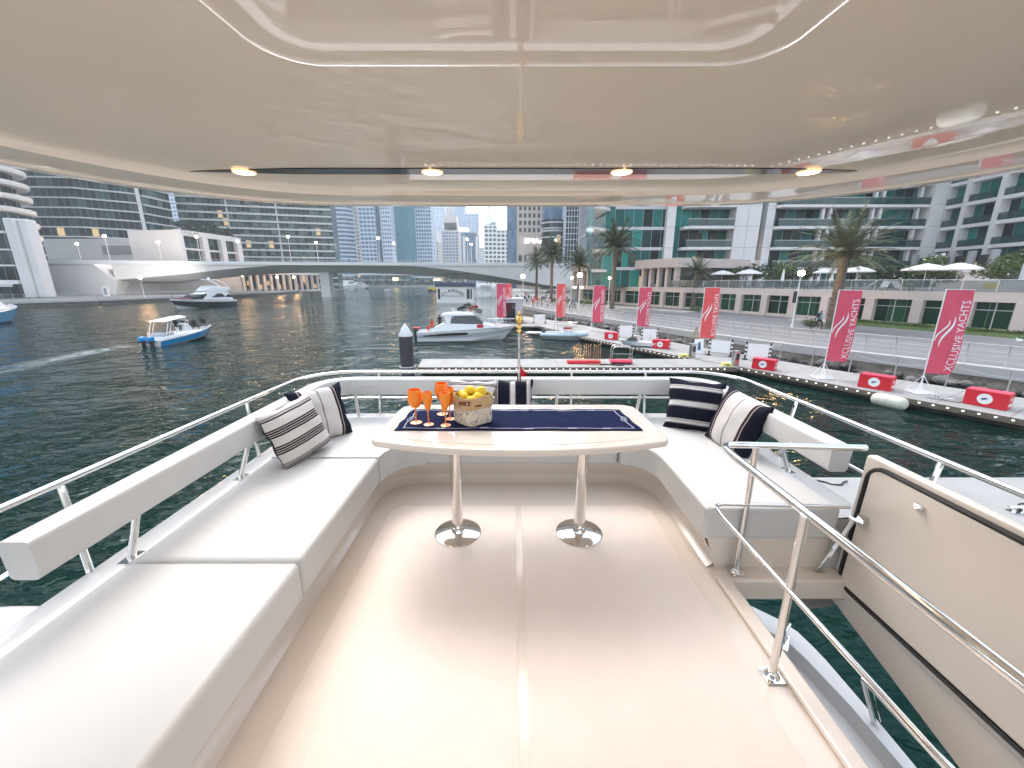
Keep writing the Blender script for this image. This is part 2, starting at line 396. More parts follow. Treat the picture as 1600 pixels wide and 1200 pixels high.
n=len(gp)
for i in range(n-1):
    a,b,c,d=gi[i],gi[i+1],gp[i+1],gp[i]
    m.quad(a,b,c,d); e=Vector((-.18,.06,-2.2)); m.quad(d,c,c+e,d+e)
    w=Vector((-.02,-.02,-.10)); m.quad(a+w,b+w,b,a); q=Vector((-.22,-.10,-.10)); m.quad(a+q,b+q,b+w,a+w); q2=Vector((-.3,-.14,.06)); m.quad(a+q2,b+q2,b+q,a+q); q3=Vector((-.9,-.3,.06)); m.quad(a+q3,b+q3,b+q2,a+q2)
yb(m,'hull_side',M['gelw'],smooth=True,ang=30)
c0=pz(1222,1000,2.28); m=MB(); m.rbox(c0.x,c0.y,c0.z-.02,.16,.09,.012,.9); m.tube([c0+Vector((-.05,-.04,0)),c0+Vector((-.05,-.04,.06))],.014,8); m.tube([c0+Vector((.05,.04,0)),c0+Vector((.05,.04,.06))],.014,8); m.tube([c0+Vector((-.11,-.09,.06)),c0+Vector((.11,.09,.06))],.013,8)
yb(m,'mooring_cleat',M['steel'],smooth=True)
h0=pz(1366,1130,2.25);h1=pz(1348,1062,2.55) ; h2=pz(1500,1212,2.55)
m=MB(); m.tube([h0,h1,h2,h2+(h2-h1)*1.5],.014,10); h3=pz(1352,1074,2.53); m.tube([h0+Vector((.05,.0,0)),h3+Vector((.03,-.03,0)),pz(1490,1216,2.5)],.009,8); yb(m,'boarding_rail',M['steel'],smooth=True)
# --- stair well: coaming wall outboard, front lip
m=MB(); X=1.87
m.prism([(X,Y0),(X+.05,Y0),(X+.05,1.96),(X,1.96)],lambda p:D-.19-.235*max(0,(1.96-p[1])),D+.03)
yb(m,'stairwell_wall',M['gel'])
m=MB(); m.prism([(1.16,1.85),(1.88,1.85),(1.88,1.93),(1.16,1.93)],D-.13,D-.003); yb(m,'stairwell_lip',M['gel'],bevel=.012)
m=MB(); m.rbox(1.75,1.92,D+.001,.06,.03,.004); yb(m,'lid_socket',M['steel'])
# --- hatch lid standing open
L0=yacht.location
lid=yacht
def lidpoly(y0,y1,z0,z1,r,n=5):
    return [(y,z) for y,z in arc(y1-r,z0+r,r,-90,0,n)+arc(y1-r,z1-r,r,0,90,n)+arc(y0+r,z1-r,r,90,180,n)+arc(y0+r,z0+r,r,180,270,n)]
def lidplate(name,poly,x0,x1,m_,bev=0,**k):
    m=MB(); n=len(poly); m.v=[(x0,y,z) for y,z in poly]+[(x1,y,z) for y,z in poly]
    m.face(*range(n-1,-1,-1)); m.face(*range(n,2*n))
    for i in range(n): j=(i+1)%n; m.face(i,j,n+j,n+i)
    return m.build(name,m_,lid,bevel=bev,seg=3)
lid=lidplate('hatch_lid',lidpoly(-2.4,0,-.08,.735,.022),0,.05,M['gel'],.012); lid.location=(1.86-L0.x,1.95-L0.y,-.02); lid.rotation_euler=(0,R(2),0)
lidplate('lid_panel',lidpoly(-2.35,-.06,-.02,.682,.05),-.012,.002,M['gel'],.008)
m=MB(); m.tube([(-.006,y,z) for y,z in lidpoly(-2.37,-.045,-.035,.695,.085)],.0115,6,closed=True); m.build('rubber_seal',M['black'],lid,smooth=True)
m=MB(); m.rbox(-.02,-.33,.61,.012,.045,.018); m.tube([(-.02,-.345,.62),(-.035,-.33,.61)],.005,6); m.build('latch',M['steel'],lid,bevel=.003)
m=MB(); m.rbox(-.02,-.10,.36,.02,.05,.06); m.tube([(-.03,-.12,.39),(-.055,-.06,.385)],.010,8); m.tube([(-.04,-.07,.39),(-.08,-.03,.12)],.012,8); m.tube([(-.08,-.03,.14),(-.12,.00,-.06)],.006,8); m.rbox(-.10,.0,-.10,.05,.03,.05); m.build('gas_strut',M['steel'],lid,smooth=True)
# --- stair hand rail
hr=None
def hb(m,n_): return m.build(n_,M['steel'],hr,smooth=True)
def hloc(p): return (p[0]-1.06,p[1]-1.32,p[2])
zt=.762
def hz(pts,z,r,name):
    m=MB(); m.tube([hloc((x,y,z)) for x,y in pts],r,14); return hb(m,name)
hr=hz([(1.84,1.915),(1.20,1.955),(1.15,1.955),(1.115,1.93),(1.105,1.885),(1.10,1.8),(1.10,1.0),(1.10,-1.4)],zt,.0175,'stair_handrail')
hr.parent=yacht; hr.location=(1.06-L0.x,1.32-L0.y,0)
hz([(1.80,1.885),(1.14,1.915),(1.10,1.90),(1.085,1.86),(1.075,1.78),(1.085,-1.4)],.435,.0105,'middle_rail')
for (x,y) in ((1.27,1.915),(1.085,1.30)):
    m=MB(); m.tube([hloc((x,y,0)),hloc((x,y,zt))],.0155,12)
    hb(m,'rail_post')
    m=MB(); q=hloc((x,y,0)); m.rbox(q[0],q[1],.003,.075,.075,.006); m.lathe([(.03,0),(.026,.008),(.019,.014),(.016,.02)],q[0],q[1],.008,14); hb(m,'foot_plate')
# --- hardtop: a glossy moulded ceiling with a rounded front edge, a lighting slot and four lamps
HZ=5.40
def ht_hw(y):   # half width at station y
    f=2.36; R_=1.0
    if y<=f-R_: return 1.93
    t=min(1,(y-(f-R_))/R_)
    return 1.05+.88*(max(0,1-t**2.6))**(1/2.0)
def front(x):   # y of the front edge
    ax=min(abs(x-.04),1.93)
    base=2.39-.02*(ax/1.0)**2
    if ax<1.0: return base
    t=(ax-1.0)/.93
    return base-1.05*(1-sqrt(max(0,1-t**2.1)))
def outline(off,n=40):
    """front edge outline pulled in by off; left to right; then straight back"""
    P=[]; k=1.93-off
    P.append((.04-k,Y0))
    P.append((.04-k,0.3))
    for i in range(n+1):
        u=-cos(pi*i/n)     # dense at ends
        ax=abs(u)
        x=.04+u*k
        s_=abs(u)
        f=(2.39-off)-.02*(s_*1.9)**2
        if s_>.52:
            t=(s_-.52)/.48; f-= (1.05-.35*off)*(1-sqrt(max(0,1-t**2.0)))
        P.append((x,f))
    P.append((.04+k,.3)); P.append((.04+k,Y0)); return P
rings=[(0,.075),(0,.012),(.02,0),(.07,-.0),(.078,.008),(.15,.008),(.158,.001),(.30,.001),(.312,.012),(.33,.024),(.36,.029),(.50,.030),(.80,.030),(1.2,.030),(1.6,.030),(1.9,.030)]
m=MB(); base=0; n=None
for (off,dz) in rings:
    o_=outline(off); n=len(o_); m.v+=[(x,y,HZ+dz) for x,y in o_]
for j in range(len(rings)-1):
    for i in range(n-1):
        a=j*n+i; m.face(a,a+1,a+n+1,a+n)
ht=yb(m,'hardtop',M['ceil'],smooth=True,ang=28)
o_=outline(0); m=MB(); m.prism(o_,HZ+.075,HZ+.16); yb(m,'hardtop_roof',M['gelw'])
# slot: thin dark lens-shaped recess insert, lamps set in it
m=MB(); P1=[]
x0,x1,ys=-1.31,1.49,1.755
for i in range(33):
    t=i/32; x=x0+(x1-x0)*t; w=.042*min(1,sin(pi*t)*2.0)+.0005
    P1.append((x,ys+w,w))
poly=[(x,y) for x,y,w in P1]+[(x,y-2*w) for x,y,w in P1[::-1]]
m.prism(poly,HZ+.026,HZ+.045)
SL=m
lamps=[(-1.075,1.755),(-.32,1.755),(.44,1.755),(1.19,1.755)]
zc=HZ+.026
yb(SL,'light_slot',M['darkslot'])
for i,(x,y) in enumerate(lamps):
    m=MB(); m.lathe([(.043,.012),(.043,-.003),(.039,-.005),(.037,-.003)],x,y,zc,28)
    ring=yb(m,'downlight',M['drim'],smooth=True)
    q=MB(); q.lathe([(.0001,-.006),(.030,-.0055),(.037,-.003)],x-L0.x,y-L0.y,zc-L0.z,28); q.build('lamp_lens',M['dlamp'],ring,smooth=True)
def spot(x,y,z,power,size=100,col=(1,.70,.48)):
    l=bpy.data.lights.new('downlight_lamp','SPOT'); l.energy=power*LK; l.color=col; l.spot_size=R(size); l.spot_blend=1; l.shadow_soft_size=.10
    o=bpy.data.objects.new('downlight_lamp',l); COL.objects.link(o); o.location=(x,y,z); return o
for x,y in lamps: spot(x,y,zc-.03,8,110)
for y in (.1,-1.1):
    for x in (-.62,.70):
        m=MB(); m.lathe([(.040,.010),(.040,-.006),(.034,-.010),(.0001,-.006)],x,y,HZ+.03,24); yb(m,'downlight',M['dlamp'],smooth=True)
        spot(x,y,HZ-.02,19,125)
# --- ensign staff behind the stern cushion
st=empty('ensign_staff',(.066,3.70,D+.33),'steel flag staff with ornate gilt finial at the stern rail, red flag hanging low','flag staff')
m=MB(); m.tube([(0,0,0),(0,.0,.81)],.012,10); m.build('pole',M['steel'],st,smooth=True)
m=MB(); m.lathe([(.013,.80),(.026,.82),(.018,.84),(.03,.86),(.014,.88),(.034,.905),(.038,.93),(.026,.955),(.012,.965),(.02,.98),(.012,1.0),(.0005,1.01)],n=12); m.build('finial',mat('gilt_brass',(.75,.48,.15),.22,metal=1),st,smooth=True)
m=MB(); m.grid(lambda u,v:(.014+.10*u*(1-.2*v),.02+.030*sin(u*9+v*3),.50-.44*(1-v)-.13*u),10,12); m.build('flag',M['red'],st,smooth=True)
# =============== table and what stands on it ==============================================
tb=empty('dining_table',(.045,2.38,D),'glossy cream dining table on two polished steel pedestals in the middle of the deck','table')
def tpoly(g=0):
    P=[]
    xs=[-.79+g,-.70,-.45,-.2,.05,.3,.55,.79,.88-g]
    P+=[(-.80+g,2.10+g),(-.775+g,2.062+g)]
    for x in (-.6,-.4,-.2,.045,.29,.49,.69): P.append((x,1.925+.11*((x-.045)/.75)**2+g))
    P+=[(.865-g,2.062+g),(.89-g,2.10+g)]
    P+=[(.875-g,2.60-g),(.862-g,2.68-g),(.81-g,2.725-g),(.74-g,2.735-g),(-.65+g,2.735-g),(-.72+g,2.725-g),(-.772+g,2.68-g),(-.785+g,2.60-g)]
    return P
m=MB(); m.prism(tpoly(),D+.700,D+.742); m.build('tabletop',M['gel2'] if 'gel2' in M else mat('table_gelcoat',(.72,.655,.59),.10,coat=.8),tb,world=True,bevel=.013,seg=4)
m=MB(); rp_=tpoly(.07); m.tube([(x,y,D+.742) for x,y in rp_],.0035,6,closed=True); m.build('raised_rim',bpy.data.materials['table_gelcoat'],tb,world=True,smooth=True)
for x in (-.355,.44):
    m=MB(); m.lathe([(.036,.0),(.036,.70)],x-.045,-.10,0,28); pd=m.build('pedestal',M['steel'],tb,smooth=True)
    m=MB(); m.lathe([(.150,.003),(.150,.008),(.144,.012),(.043,.020),(.041,.05),(.036,.055)],x-.045,-.10,0,40); m.build('base_plate',M['steel'],pd,smooth=True)
TZ=D+.7425
def P3(px,py): return pz(px,py,TZ)
# runner
ra,rb,rc,rd=Vector((-.70,2.205)),Vector((.775,2.205)),Vector((.735,2.60)),Vector((-.685,2.60))
def rfn(u,v,dz=0):
    p=(ra*(1-u)+rb*u)*(1-v)+(rd*(1-u)+rc*u)*v
    z=.0045+.0022*sin(u*31+v*5)*sin(v*7+u*13)+.0018*abs(sin(u*17.3))*(v>.93)
    if abs(u-.57)<.012: z+=.003
    p=p+Vector((.004*sin(v*14),.006*sin(u*23)*(1 if v>.9 else .3)))
    return (p.x-.045,p.y-2.4,z+dz)
rn=MB(); rn.grid(rfn,90,24)
rn=rn.build('table_runner',M['navy'],None,smooth=True); rn.location=(.045,2.4,TZ); tag(rn,'navy table runner with white rope border lying along the cream table','table runner')
so=rn.modifiers.new('thick','SOLIDIFY'); so.thickness=.003
m=MB()
def strip(a,b,w,n=40):
    for i in range(n):
        t0,t1=i/n,(i+1)/n
        p=[(a[0]+(b[0]-a[0])*t,a[1]+(b[1]-a[1])*t) for t in (t0,t1)]
        if a[1]==b[1]: m.quad(rfn(p[0][0],p[0][1]-w,.002),rfn(p[1][0],p[1][1]-w,.002),rfn(p[1][0],p[1][1]+w,.002),rfn(p[0][0],p[0][1]+w,.002))
        else: m.quad(rfn(p[0][0]-w/3.6,p[0][1],.002),rfn(p[0][0]+w/3.6,p[0][1],.002),rfn(p[1][0]+w/3.6,p[1][1],.002),rfn(p[1][0]-w/3.6,p[1][1],.002))
e=.075
for v in (e,1-e): strip((.03,v),(.97,v),.007)
for u in (.03,.97): strip((u,e),(u,1-e),.007)
rlm=mat('rope_white_print',(.42,.45,.55),.8)
m.build('printed_border',rlm,rn)
m=MB()
for v in (e,1-e):
    for u in (.18,.36,.54,.72,.86):
        for k in (-1,1):
            m.tube([(lambda q:(q[0]+k*.012+.017*cos(t),q[1]+.007*sin(t)*1.0,q[2]))(rfn(u,v,.002)) for t in [2*pi*i/14 for i in range(14)]],.0014,4,closed=True)
for u in (.03,.97):
    for k in (-1,1):
        m.tube([(lambda q:(q[0]+.014*cos(t)*1.2+k*.004,q[1]+k*.018+.022*sin(t),q[2]))(rfn(u,.5,.002)) for t in [2*pi*i/14 for i in range(14)]],.0022,4,closed=True)
m.build('printed_knots',rlm,rn)
# goblets
def goblet(prof_b,H,fr,name,label,p):
    g=empty(name,(p[0],p[1],TZ+.006),label,'goblet','orange goblets on the table runner')
    n=28
    m=MB(); m.lathe(prof_b,n=n); m.build('bowl',M['orange'],g,smooth=True,ang=60)
    m=MB(); m.lathe([(.0045,.006),(.0038,.02),(.0036,prof_b[0][1]-.01),(.006,prof_b[0][1]+.004)],n=12); m.build('stem',M['orange'],g,smooth=True)
    m=MB(); m.lathe([(fr,0),(fr,.0015),(fr*.8,.003),(.008,.007),(.0045,.012)],n=n); m.build('foot',M['orangef'],g,smooth=True)
    return g
wine=[(.004,.095),(.022,.102),(.036,.120),(.043,.142),(.045,.165),(.042,.192),(.039,.212),(.037,.212),(.040,.190),(.043,.165),(.041,.142),(.034,.122),(.02,.105),(.001,.098)]
flute=[(.004,.085),(.012,.098),(.020,.118),(.027,.142),(.0305,.165),(.0305,.185),(.028,.207),(.026,.207),(.0285,.185),(.0285,.165),(.025,.142),(.018,.12),(.010,.10),(.001,.09)]
goblet(wine,.21,.036,'wine_goblet','wide orange wine goblet at the left end of the runner',(-.597,2.335))
goblet(wine,.21,.036,'wine_goblet','wide orange wine goblet standing farthest back, behind the flutes',(-.462,2.50))
goblet(flute,.2,.031,'champagne_flute','narrow orange flute between the two wide wine goblets',(-.512,2.30))
goblet(flute,.2,.031,'champagne_flute','narrow orange flute nearest the front edge of the runner',(-.405,2.285))
goblet(flute,.2,.031,'champagne_flute','narrow orange flute close against the fabric basket',(-.395,2.40))
# basket
bk=empty('fabric_basket',(-.245,2.37,TZ+.004),'leaf patterned fabric basket with folded jute rim holding lemons','basket')
bk.rotation_euler=(0,0,R(42))
def bsk(z,r0): return r0
def bprof(pr,n=48):
    m=MB(); K=len(pr)
    for (r,z) in pr:
        for k in range(n):
            t=2*pi*k/n; sq=1/(abs(cos(t))**4+abs(sin(t))**4)**.25
            q=1+(sq-1)*(1-.45*z/.2); w=1+.022*sin(t*5+z*30)+.012*sin(t*11+z*60)
            m.v.append((r*q*w*cos(t),r*q*w*sin(t),z+.004*sin(t*3)*(z>.02)))
    for i in range(K-1):
        for k in range(n):
            l=(k+1)%n; m.face(i*n+k,i*n+l,(i+1)*n+l,(i+1)*n+k)
    m.face(*range(n-1,-1,-1)); return m
mm,nt,bs=nodes('leaf_print_fabric'); N=nt.nodes; Lk=nt.links
tc=N.new('ShaderNodeTexCoord'); nz=N.new('ShaderNodeTexNoise'); nz.inputs['Scale'].default_value=17; nz.inputs['Detail'].default_value=1.5; nz.inputs['Distortion'].default_value=1.2
Lk.new(tc.outputs['Object'],nz.inputs['Vector']); wv=N.new('ShaderNodeMath'); wv.operation='MULTIPLY'; wv.inputs[1].default_value=26; Lk.new(nz.outputs['Fac'],wv.inputs[0])
sn=N.new('ShaderNodeMath'); sn.operation='SINE'; Lk.new(wv.outputs[0],sn.inputs[0])
cr=N.new('ShaderNodeValToRGB'); cr.color_ramp.elements[0].position=.78; cr.color_ramp.elements[0].color=(.66,.58,.47,1); cr.color_ramp.elements[1].position=.98; cr.color_ramp.elements[1].color=(.16,.17,.18,1)
Lk.new(sn.outputs[0],cr.inputs[0]); Lk.new(cr.outputs[0],bs.inputs['Base Color']); bs.inputs['Roughness'].default_value=.9
bprof([(.088,0),(.098,.006),(.103,.04),(.104,.09),(.106,.14),(.106,.16),(.098,.16),(.09,.13)]).build('basket_body',mm,bk,smooth=True)
bprof([(.110,.108),(.113,.112),(.112,.15),(.111,.178),(.107,.182),(.102,.178),(.100,.13)]).build('jute_rim',M['jute'],bk,smooth=True)
def tab(ang,z,w,h,rv):
    q=empty_tab=MB(); c,s_=cos(ang),sin(ang)
    sq=1/(abs(c)**4+abs(s_)**4)**.25; r=.113*(1+(sq-1)*.6)+.004
    for i in range(6):
        t0=-w/2+w*i/6; t1=t0+w/6
        q.quad((c*r-s_*t0,s_*r+c*t0,z),(c*r-s_*t1,s_*r+c*t1,z),(c*r-s_*t1,s_*r+c*t1,z+h),(c*r-s_*t0,s_*r+c*t0,z+h))
    o_=q.build('leather_tab',M['leather'],bk); sd=o_.modifiers.new('t','SOLIDIFY'); sd.thickness=.004
    if rv:
        r2=r+.004; w2=w*.28; q=MB(); q.ball(c*r2-s_*w2,s_*r2+c*w2,z+h/2,.005); q.build('rivet',M['steel'],o_,smooth=True)
tab(R(-150),.138,.075,.024,True); tab(R(-110),.128,.042,.012,False)
bx,by=-.245,2.37
for i,(dx,dy,dz,a) in enumerate([(-.048,-.035,.178,.4),(.035,-.045,.174,1.6),(.055,.03,.172,2.4),(-.01,.05,.178,.2),(-.062,.035,.170,1.2),(-.015,-.005,.208,.9),(.048,-.012,.205,2.2),(0,-.068,.160,1.2)]):
    m=MB(); n=16
    m.lathe([(.0005,-.042),(.006,-.039),(.016,-.032),(.026,-.016),(.029,0),(.026,.016),(.015,.031),(.006,.037),(.0005,.040)],n=14)
    o_=m.build('lemon',M['lemon'],None,smooth=True); o_.location=(bx+dx,by+dy,TZ+dz); o_.rotation_euler=(R(80+12*sin(i*3)),.3*sin(i),a)
    tag(o_,['yellow lemon low in the basket, at its left front','yellow lemon low in the basket, at its right front','yellow lemon at the right rear of the basket','yellow lemon at the back of the basket','yellow lemon at the far left of the basket','big yellow lemon on top of the pile, left of centre','yellow lemon on top of the pile, right of centre','pale lemon half hidden behind the front rim of the basket'][i],'lemon','lemons in the fabric basket')
# =============== scatter cushions ==========================================================
def pillow(name,label,cen,nrm,up,mats,sz=.43,th=.085,sag=.0):
    m=MB(); n=26
    def f(sgn):
        def g(u,v):
            a,b=u*2-1,v*2-1
            pin=1-.09*(a*a*(1-b*b)**1)-.0
            x=a*sz/2*(1-.10*(1-b*b)*abs(a)**3)+.006*sin(b*9+1)*abs(a); y=b*sz/2*(1-.10*(1-a*a)*abs(b)**3)+.005*sin(a*8)*abs(b)
            t=th*(max(0,(1-abs(a)**2.6)*(1-abs(b)**2.6)))**.55
            wr=.006*sin(a*7+b*3)*sin(b*6-a*2)*(1-a*a)*(1-b*b)
            z=sgn*t+wr-sag*(y*y)*1.2
            return (x,y,z)
        return g
    m.mi=0; m.grid(f(1),n,n); m.mi=1; g=f(-1); m.grid(lambda u,v:g(1-u,v),n,n)
    o_=m.build(name,mats,None,smooth=True,ang=80)
    z=Vector(nrm).normalized(); y=Vector(up); y=(y-z*y.dot(z)).normalized(); x=y.cross(z)
    mt=Matrix((x,y,z)).transposed().to_4x4(); mt.translation=Vector(cen); o_.matrix_world=mt
    tag(o_,label,'cushion','striped scatter cushions on the bench'); return o_
c_=(.64,.60,.57); k_=(.035,.022,.026); n_=(.008,.009,.020); g_=(.25,.22,.22)
def many(cols,grp): return cols
st1=[(0,c_),(.10,k_),(.122,c_),(.13,k_),(.152,c_),(.16,g_),(.19,c_),(.33,k_),(.356,c_),(.364,k_),(.39,c_),(.398,k_),(.424,c_),(.432,k_),(.455,c_),(.58,k_),(.606,c_),(.614,k_),(.64,c_),(.648,k_),(.674,c_),(.682,k_),(.705,c_),(.83,k_),(.852,c_),(.86,g_),(.89,c_)]
st2=[(0,n_),(.20,(.42,.33,.30)),(.215,k_),(.255,c_),(.49,g_),(.515,c_),(.745,k_),(.785,(.42,.33,.30)),(.80,n_)]
st3=[(0,n_),(.13,g_),(.145,c_),(.185,g_),(.20,c_),(.215,n_),(.44,g_),(.46,c_),(.52,c_),(.54,g_),(.555,n_),(.76,g_),(.775,c_),(.81,g_),(.825,c_),(.84,n_)]
sA=striped('cushion_stripes_cream',1,st1); sB=striped('cushion_band_cream',0,st2); sC=striped('cushion_stripes_navy',1,st3); sD=striped('cushion_stripes_upright',0,st3)
sz=D+.40
pillow('scatter_cushion','cream cushion with thin dark stripes, navy back, leaning on the port backrest, nearest the camera',(-1.49,2.58,sz+.195),(.90,-.36,.30),(-.30,-.04,1),[sA,M['dnavy']],.43,.09)
pillow('scatter_cushion','cushion with broad cream centre and navy sides, behind the thin-striped one on the port side',(-1.50,2.95,sz+.195),(.72,-.62,.34),(-.30,.25,1),[sB,M['dnavy']],.43,.075)
pillow('scatter_cushion','pale thin-striped cushion leaning on the stern backrest behind the basket',(-.36,3.32,sz+.165),(-.05,-.9,.42),(.06,.4,.9),[sA,M['dnavy']],.43,.08)
pillow('scatter_cushion','navy cushion with upright white stripes at the stern, beside the flag staff',(.005,3.385,sz+.175),(.0,-.94,.30),(.0,.3,.95),[sD,M['dnavy']],.37,.06)
pillow('scatter_cushion','navy cushion with three level white stripes in the starboard stern corner',(1.535,3.19,sz+.185),(-.34,-.84,.40),(.20,.4,1),[sC,M['dnavy']],.45,.085)
pillow('scatter_cushion','cushion with cream centre and navy sides tilted on the starboard backrest, behind the handrail',(1.655,2.76,sz+.185),(-.95,-.20,.28),(.34,-.05,1),[sB,M['dnavy']],.45,.085)
# =============== water, land, sky ==========================================================
def river():
    m,nt,b=nodes('marina_water'); N=nt.nodes; L=nt.links
    b.inputs['Base Color'].default_value=(.0018,.016,.0125,1); b.inputs['Roughness'].default_value=.03; b.inputs['IOR'].default_value=1.333
    b.inputs['Specular Tint'].default_value=(.42,.84,.72,1); b.inputs['Specular IOR Level'].default_value=.24
    tc=N.new('ShaderNodeTexCoord'); last=None
    def wave(scale,stretch,dist,strength,rot,det=3,prev=None,typ='noise'):
        mp=N.new('ShaderNodeMapping'); mp.inputs['Rotation'].default_value=(0,0,rot); mp.inputs['Scale'].default_value=stretch
        L.new(tc.outputs['Object'],mp.inputs['Vector'])
        n=N.new('ShaderNodeTexNoise'); n.inputs['Scale'].default_value=scale; n.inputs['Detail'].default_value=det; n.inputs['Distortion'].default_value=.4
        L.new(mp.outputs['Vector'],n.inputs['Vector'])
        bp=N.new('ShaderNodeBump'); bp.inputs['Strength'].default_value=strength; bp.inputs['Distance'].default_value=dist
        L.new(n.outputs['Fac'],bp.inputs['Height'])
        if prev: L.new(prev,bp.inputs['Normal'])
        return bp.outputs['Normal']
    a=wave(.30,(1,1.3,1),.55,1,.3,3)
    a=wave(1.3,(.8,1.5,1),.12,1,-.2,3,a)
    a=wave(4.5,(.8,1.3,1),.022,1,.5,2,a)
    L.new(a,b.inputs['Normal'])
    return m
M['water']=river()
m=MB(); m.box(-1500,1500,-400,2600,-3,0); tag(m.build('water',M['water']),kind='structure')
# soft foam wakes
def wake(name,label,pts,w0,w1,dens=.5):
    mt,nt,b=nodes('wake_foam'); N=nt.nodes; L=nt.links
    b.inputs['Base Color'].default_value=(.55,.62,.62,1); b.inputs['Roughness'].default_value=.5
    tc=N.new('ShaderNodeTexCoord'); n=N.new('ShaderNodeTexNoise'); n.inputs['Scale'].default_value=1.1; n.inputs['Detail'].default_value=8; n.inputs['Distortion'].default_value=1.5
    L.new(tc.outputs['Object'],n.inputs['Vector']); cr=N.new('ShaderNodeValToRGB'); cr.color_ramp.elements[0].position=.62-dens*.25; cr.color_ramp.elements[1].position=.80-dens*.15
    cr.color_ramp.elements[1].color=(.7,.7,.7,1)
    at=N.new('ShaderNodeAttribute'); at.attribute_name='edge'; mu=N.new('ShaderNodeMath'); mu.operation='MULTIPLY'
    L.new(n.outputs['Fac'],cr.inputs[0]); L.new(cr.outputs[0],mu.inputs[0]); L.new(at.outputs['Fac'],mu.inputs[1]); L.new(mu.outputs[0],b.inputs['Alpha'])
    m=MB(); K=len(pts); ed=[]
    for i,p in enumerate(pts):
        a=Vector(pts[max(i-1,0)]);c=Vector(pts[min(i+1,K-1)]); d=(c-a).normalized(); w=w0+(w1-w0)*i/(K-1)
        for k in (-1,-.5,0,.5,1):
            m.v.append((p[0]-d.y*w*k,p[1]+d.x*w*k,.02)); ed.append((1-abs(k))*(1-(i/(K-1))**2)+.0)
    for i in range(K-1):
        for k in range(4): a=i*5+k; m.face(a,a+1,a+6,a+5)
    o=m.build(name,mt); at_=o.data.attributes.new('edge','FLOAT','POINT'); at_.data.foreach_set('value',ed)
    tag(o,label,'wake',kind='stuff')
def W(*p): return [tuple(pz(x,y,0))[:2] for x,y in p]
wake('boat_wake','pale foam wake trailing behind the black-hulled flybridge cruiser',W((356,478),(375,478),(420,477),(480,476),(560,473),(640,468)),1.2,2.0,.75)
wake('boat_wake','broad pale wake crossing the water at the far left',W((200,541),(150,549),(90,561),(30,574),(-80,600)),1.0,1.8,1.1)
wake('boat_wake','faint wake line on the open water beyond the moored white boat',W((670,456),(640,461),(590,464),(540,469)),1.5,2.0,.6)
# right-hand promenade
ZP=.95
edge=[Vector((31.5,6.5)),Vector((23.3,17.6)),Vector((18.2,25.2)),Vector((14.6,32.5)),Vector((11.8,40)),Vector((8.6,48)),Vector((5.2,56.5)),Vector((2.4,66)),Vector((1.2,78)),Vector((2,100)),Vector((8,135)),Vector((16,170)),Vector((20,230)),Vector((-10,360)),Vector((-60,520))]
def offs(P,d):
    out=[]
    for i,p in enumerate(P):
        a=P[max(i-1,0)]; b=P[min(i+1,len(P)-1)]; t=(b-a).normalized(); out.append(Vector((p.x+t.y*d,p.y-t.x*d)))
    return out
# edge runs away from the camera; land lies on its right
m=MB(); m.prism([(p.x,p.y) for p in offs(edge,.55)]+[(900,520),(900,6.5)],-2,ZP-.02); tag(m.build('promenade',M['paving']),kind='structure')
m=MB()
A=offs(edge,0); B=offs(edge,.6)
for i in range(len(A)-1):
    a,b,c,d=A[i],A[i+1],B[i+1],B[i]
    for (z0,z1) in ((.55,ZP+.10),):
        n=len(m.v); m.v+=[(a.x,a.y,z0),(b.x,b.y,z0),(c.x,c.y,z0),(d.x,d.y,z0),(a.x,a.y,z1),(b.x,b.y,z1),(c.x,c.y,z1),(d.x,d.y,z1)]
        for f in ((0,1,2,3),(7,6,5,4),(0,4,5,1),(2,6,7,3)): m.face(*[n+q for q in f])
tag(m.build('promenade_kerb',M['curb']),kind='structure')
m=MB(); A2=offs(edge,-1.2)
for i in range(len(A)-1): m.quad((A2[i].x,A2[i].y,-.6),(A2[i+1].x,A2[i+1].y,-.6),(A[i+1].x,A[i+1].y,.54),(A[i].x,A[i].y,.54)); m.quad((A[i].x+.2,A[i].y,-.6),(A[i+1].x+.2,A[i+1].y,-.6),(A[i+1].x+.2,A[i+1].y,.6),(A[i].x+.2,A[i].y,.6))
tag(m.build('quay_bank',M['rock']),kind='structure')
# big armour stones on the bank
def along(P,s):
    for i in range(len(P)-1):
        L=(P[i+1]-P[i]).length
        if s<=L: t=(P[i+1]-P[i])/L; return P[i]+t*s,t
        s-=L
    return P[-1],(P[-1]-P[-2]).normalized()
rb=[]
for k in range(3):
    m=MB(); rnd=random.Random(k)
    m.ball(0,0,0,.55,.42,.34,9,6)
    m.v=[(x*(1+rnd.uniform(-.2,.2)),y*(1+rnd.uniform(-.2,.2)),z*(1+rnd.uniform(-.2,.2))) for x,y,z in m.v]
    rb.append(m.mesh('bank_rock',[M['rock'] if k else M['pebble']],True,30))
tot=65; s_=0; i=0
rk=MB()
rr_=random.Random(3)
while s_<62 and i<150:
    p,t=along(offs(edge,-.45+rr_.uniform(-.35,.25)),s_); 
    sc=rr_.uniform(.45,.9)
    src=rb[rr_.choice((1,1,2,0))]
    o=bpy.data.objects.new('bank_rock',src); COL.objects.link(o); o.location=(p.x,p.y,rr_.uniform(.0,.25)); o.scale=(sc,sc,sc*rr_.uniform(.7,1.1)); o.rotation_euler=(rr_.uniform(-.3,.3),0,rr_.uniform(0,6))
    tag(o,'rough grey armour stone in the bank under the promenade kerb','rock','armour stones along the promenade bank')
    s_+=rr_.uniform(.35,.62); i+=1
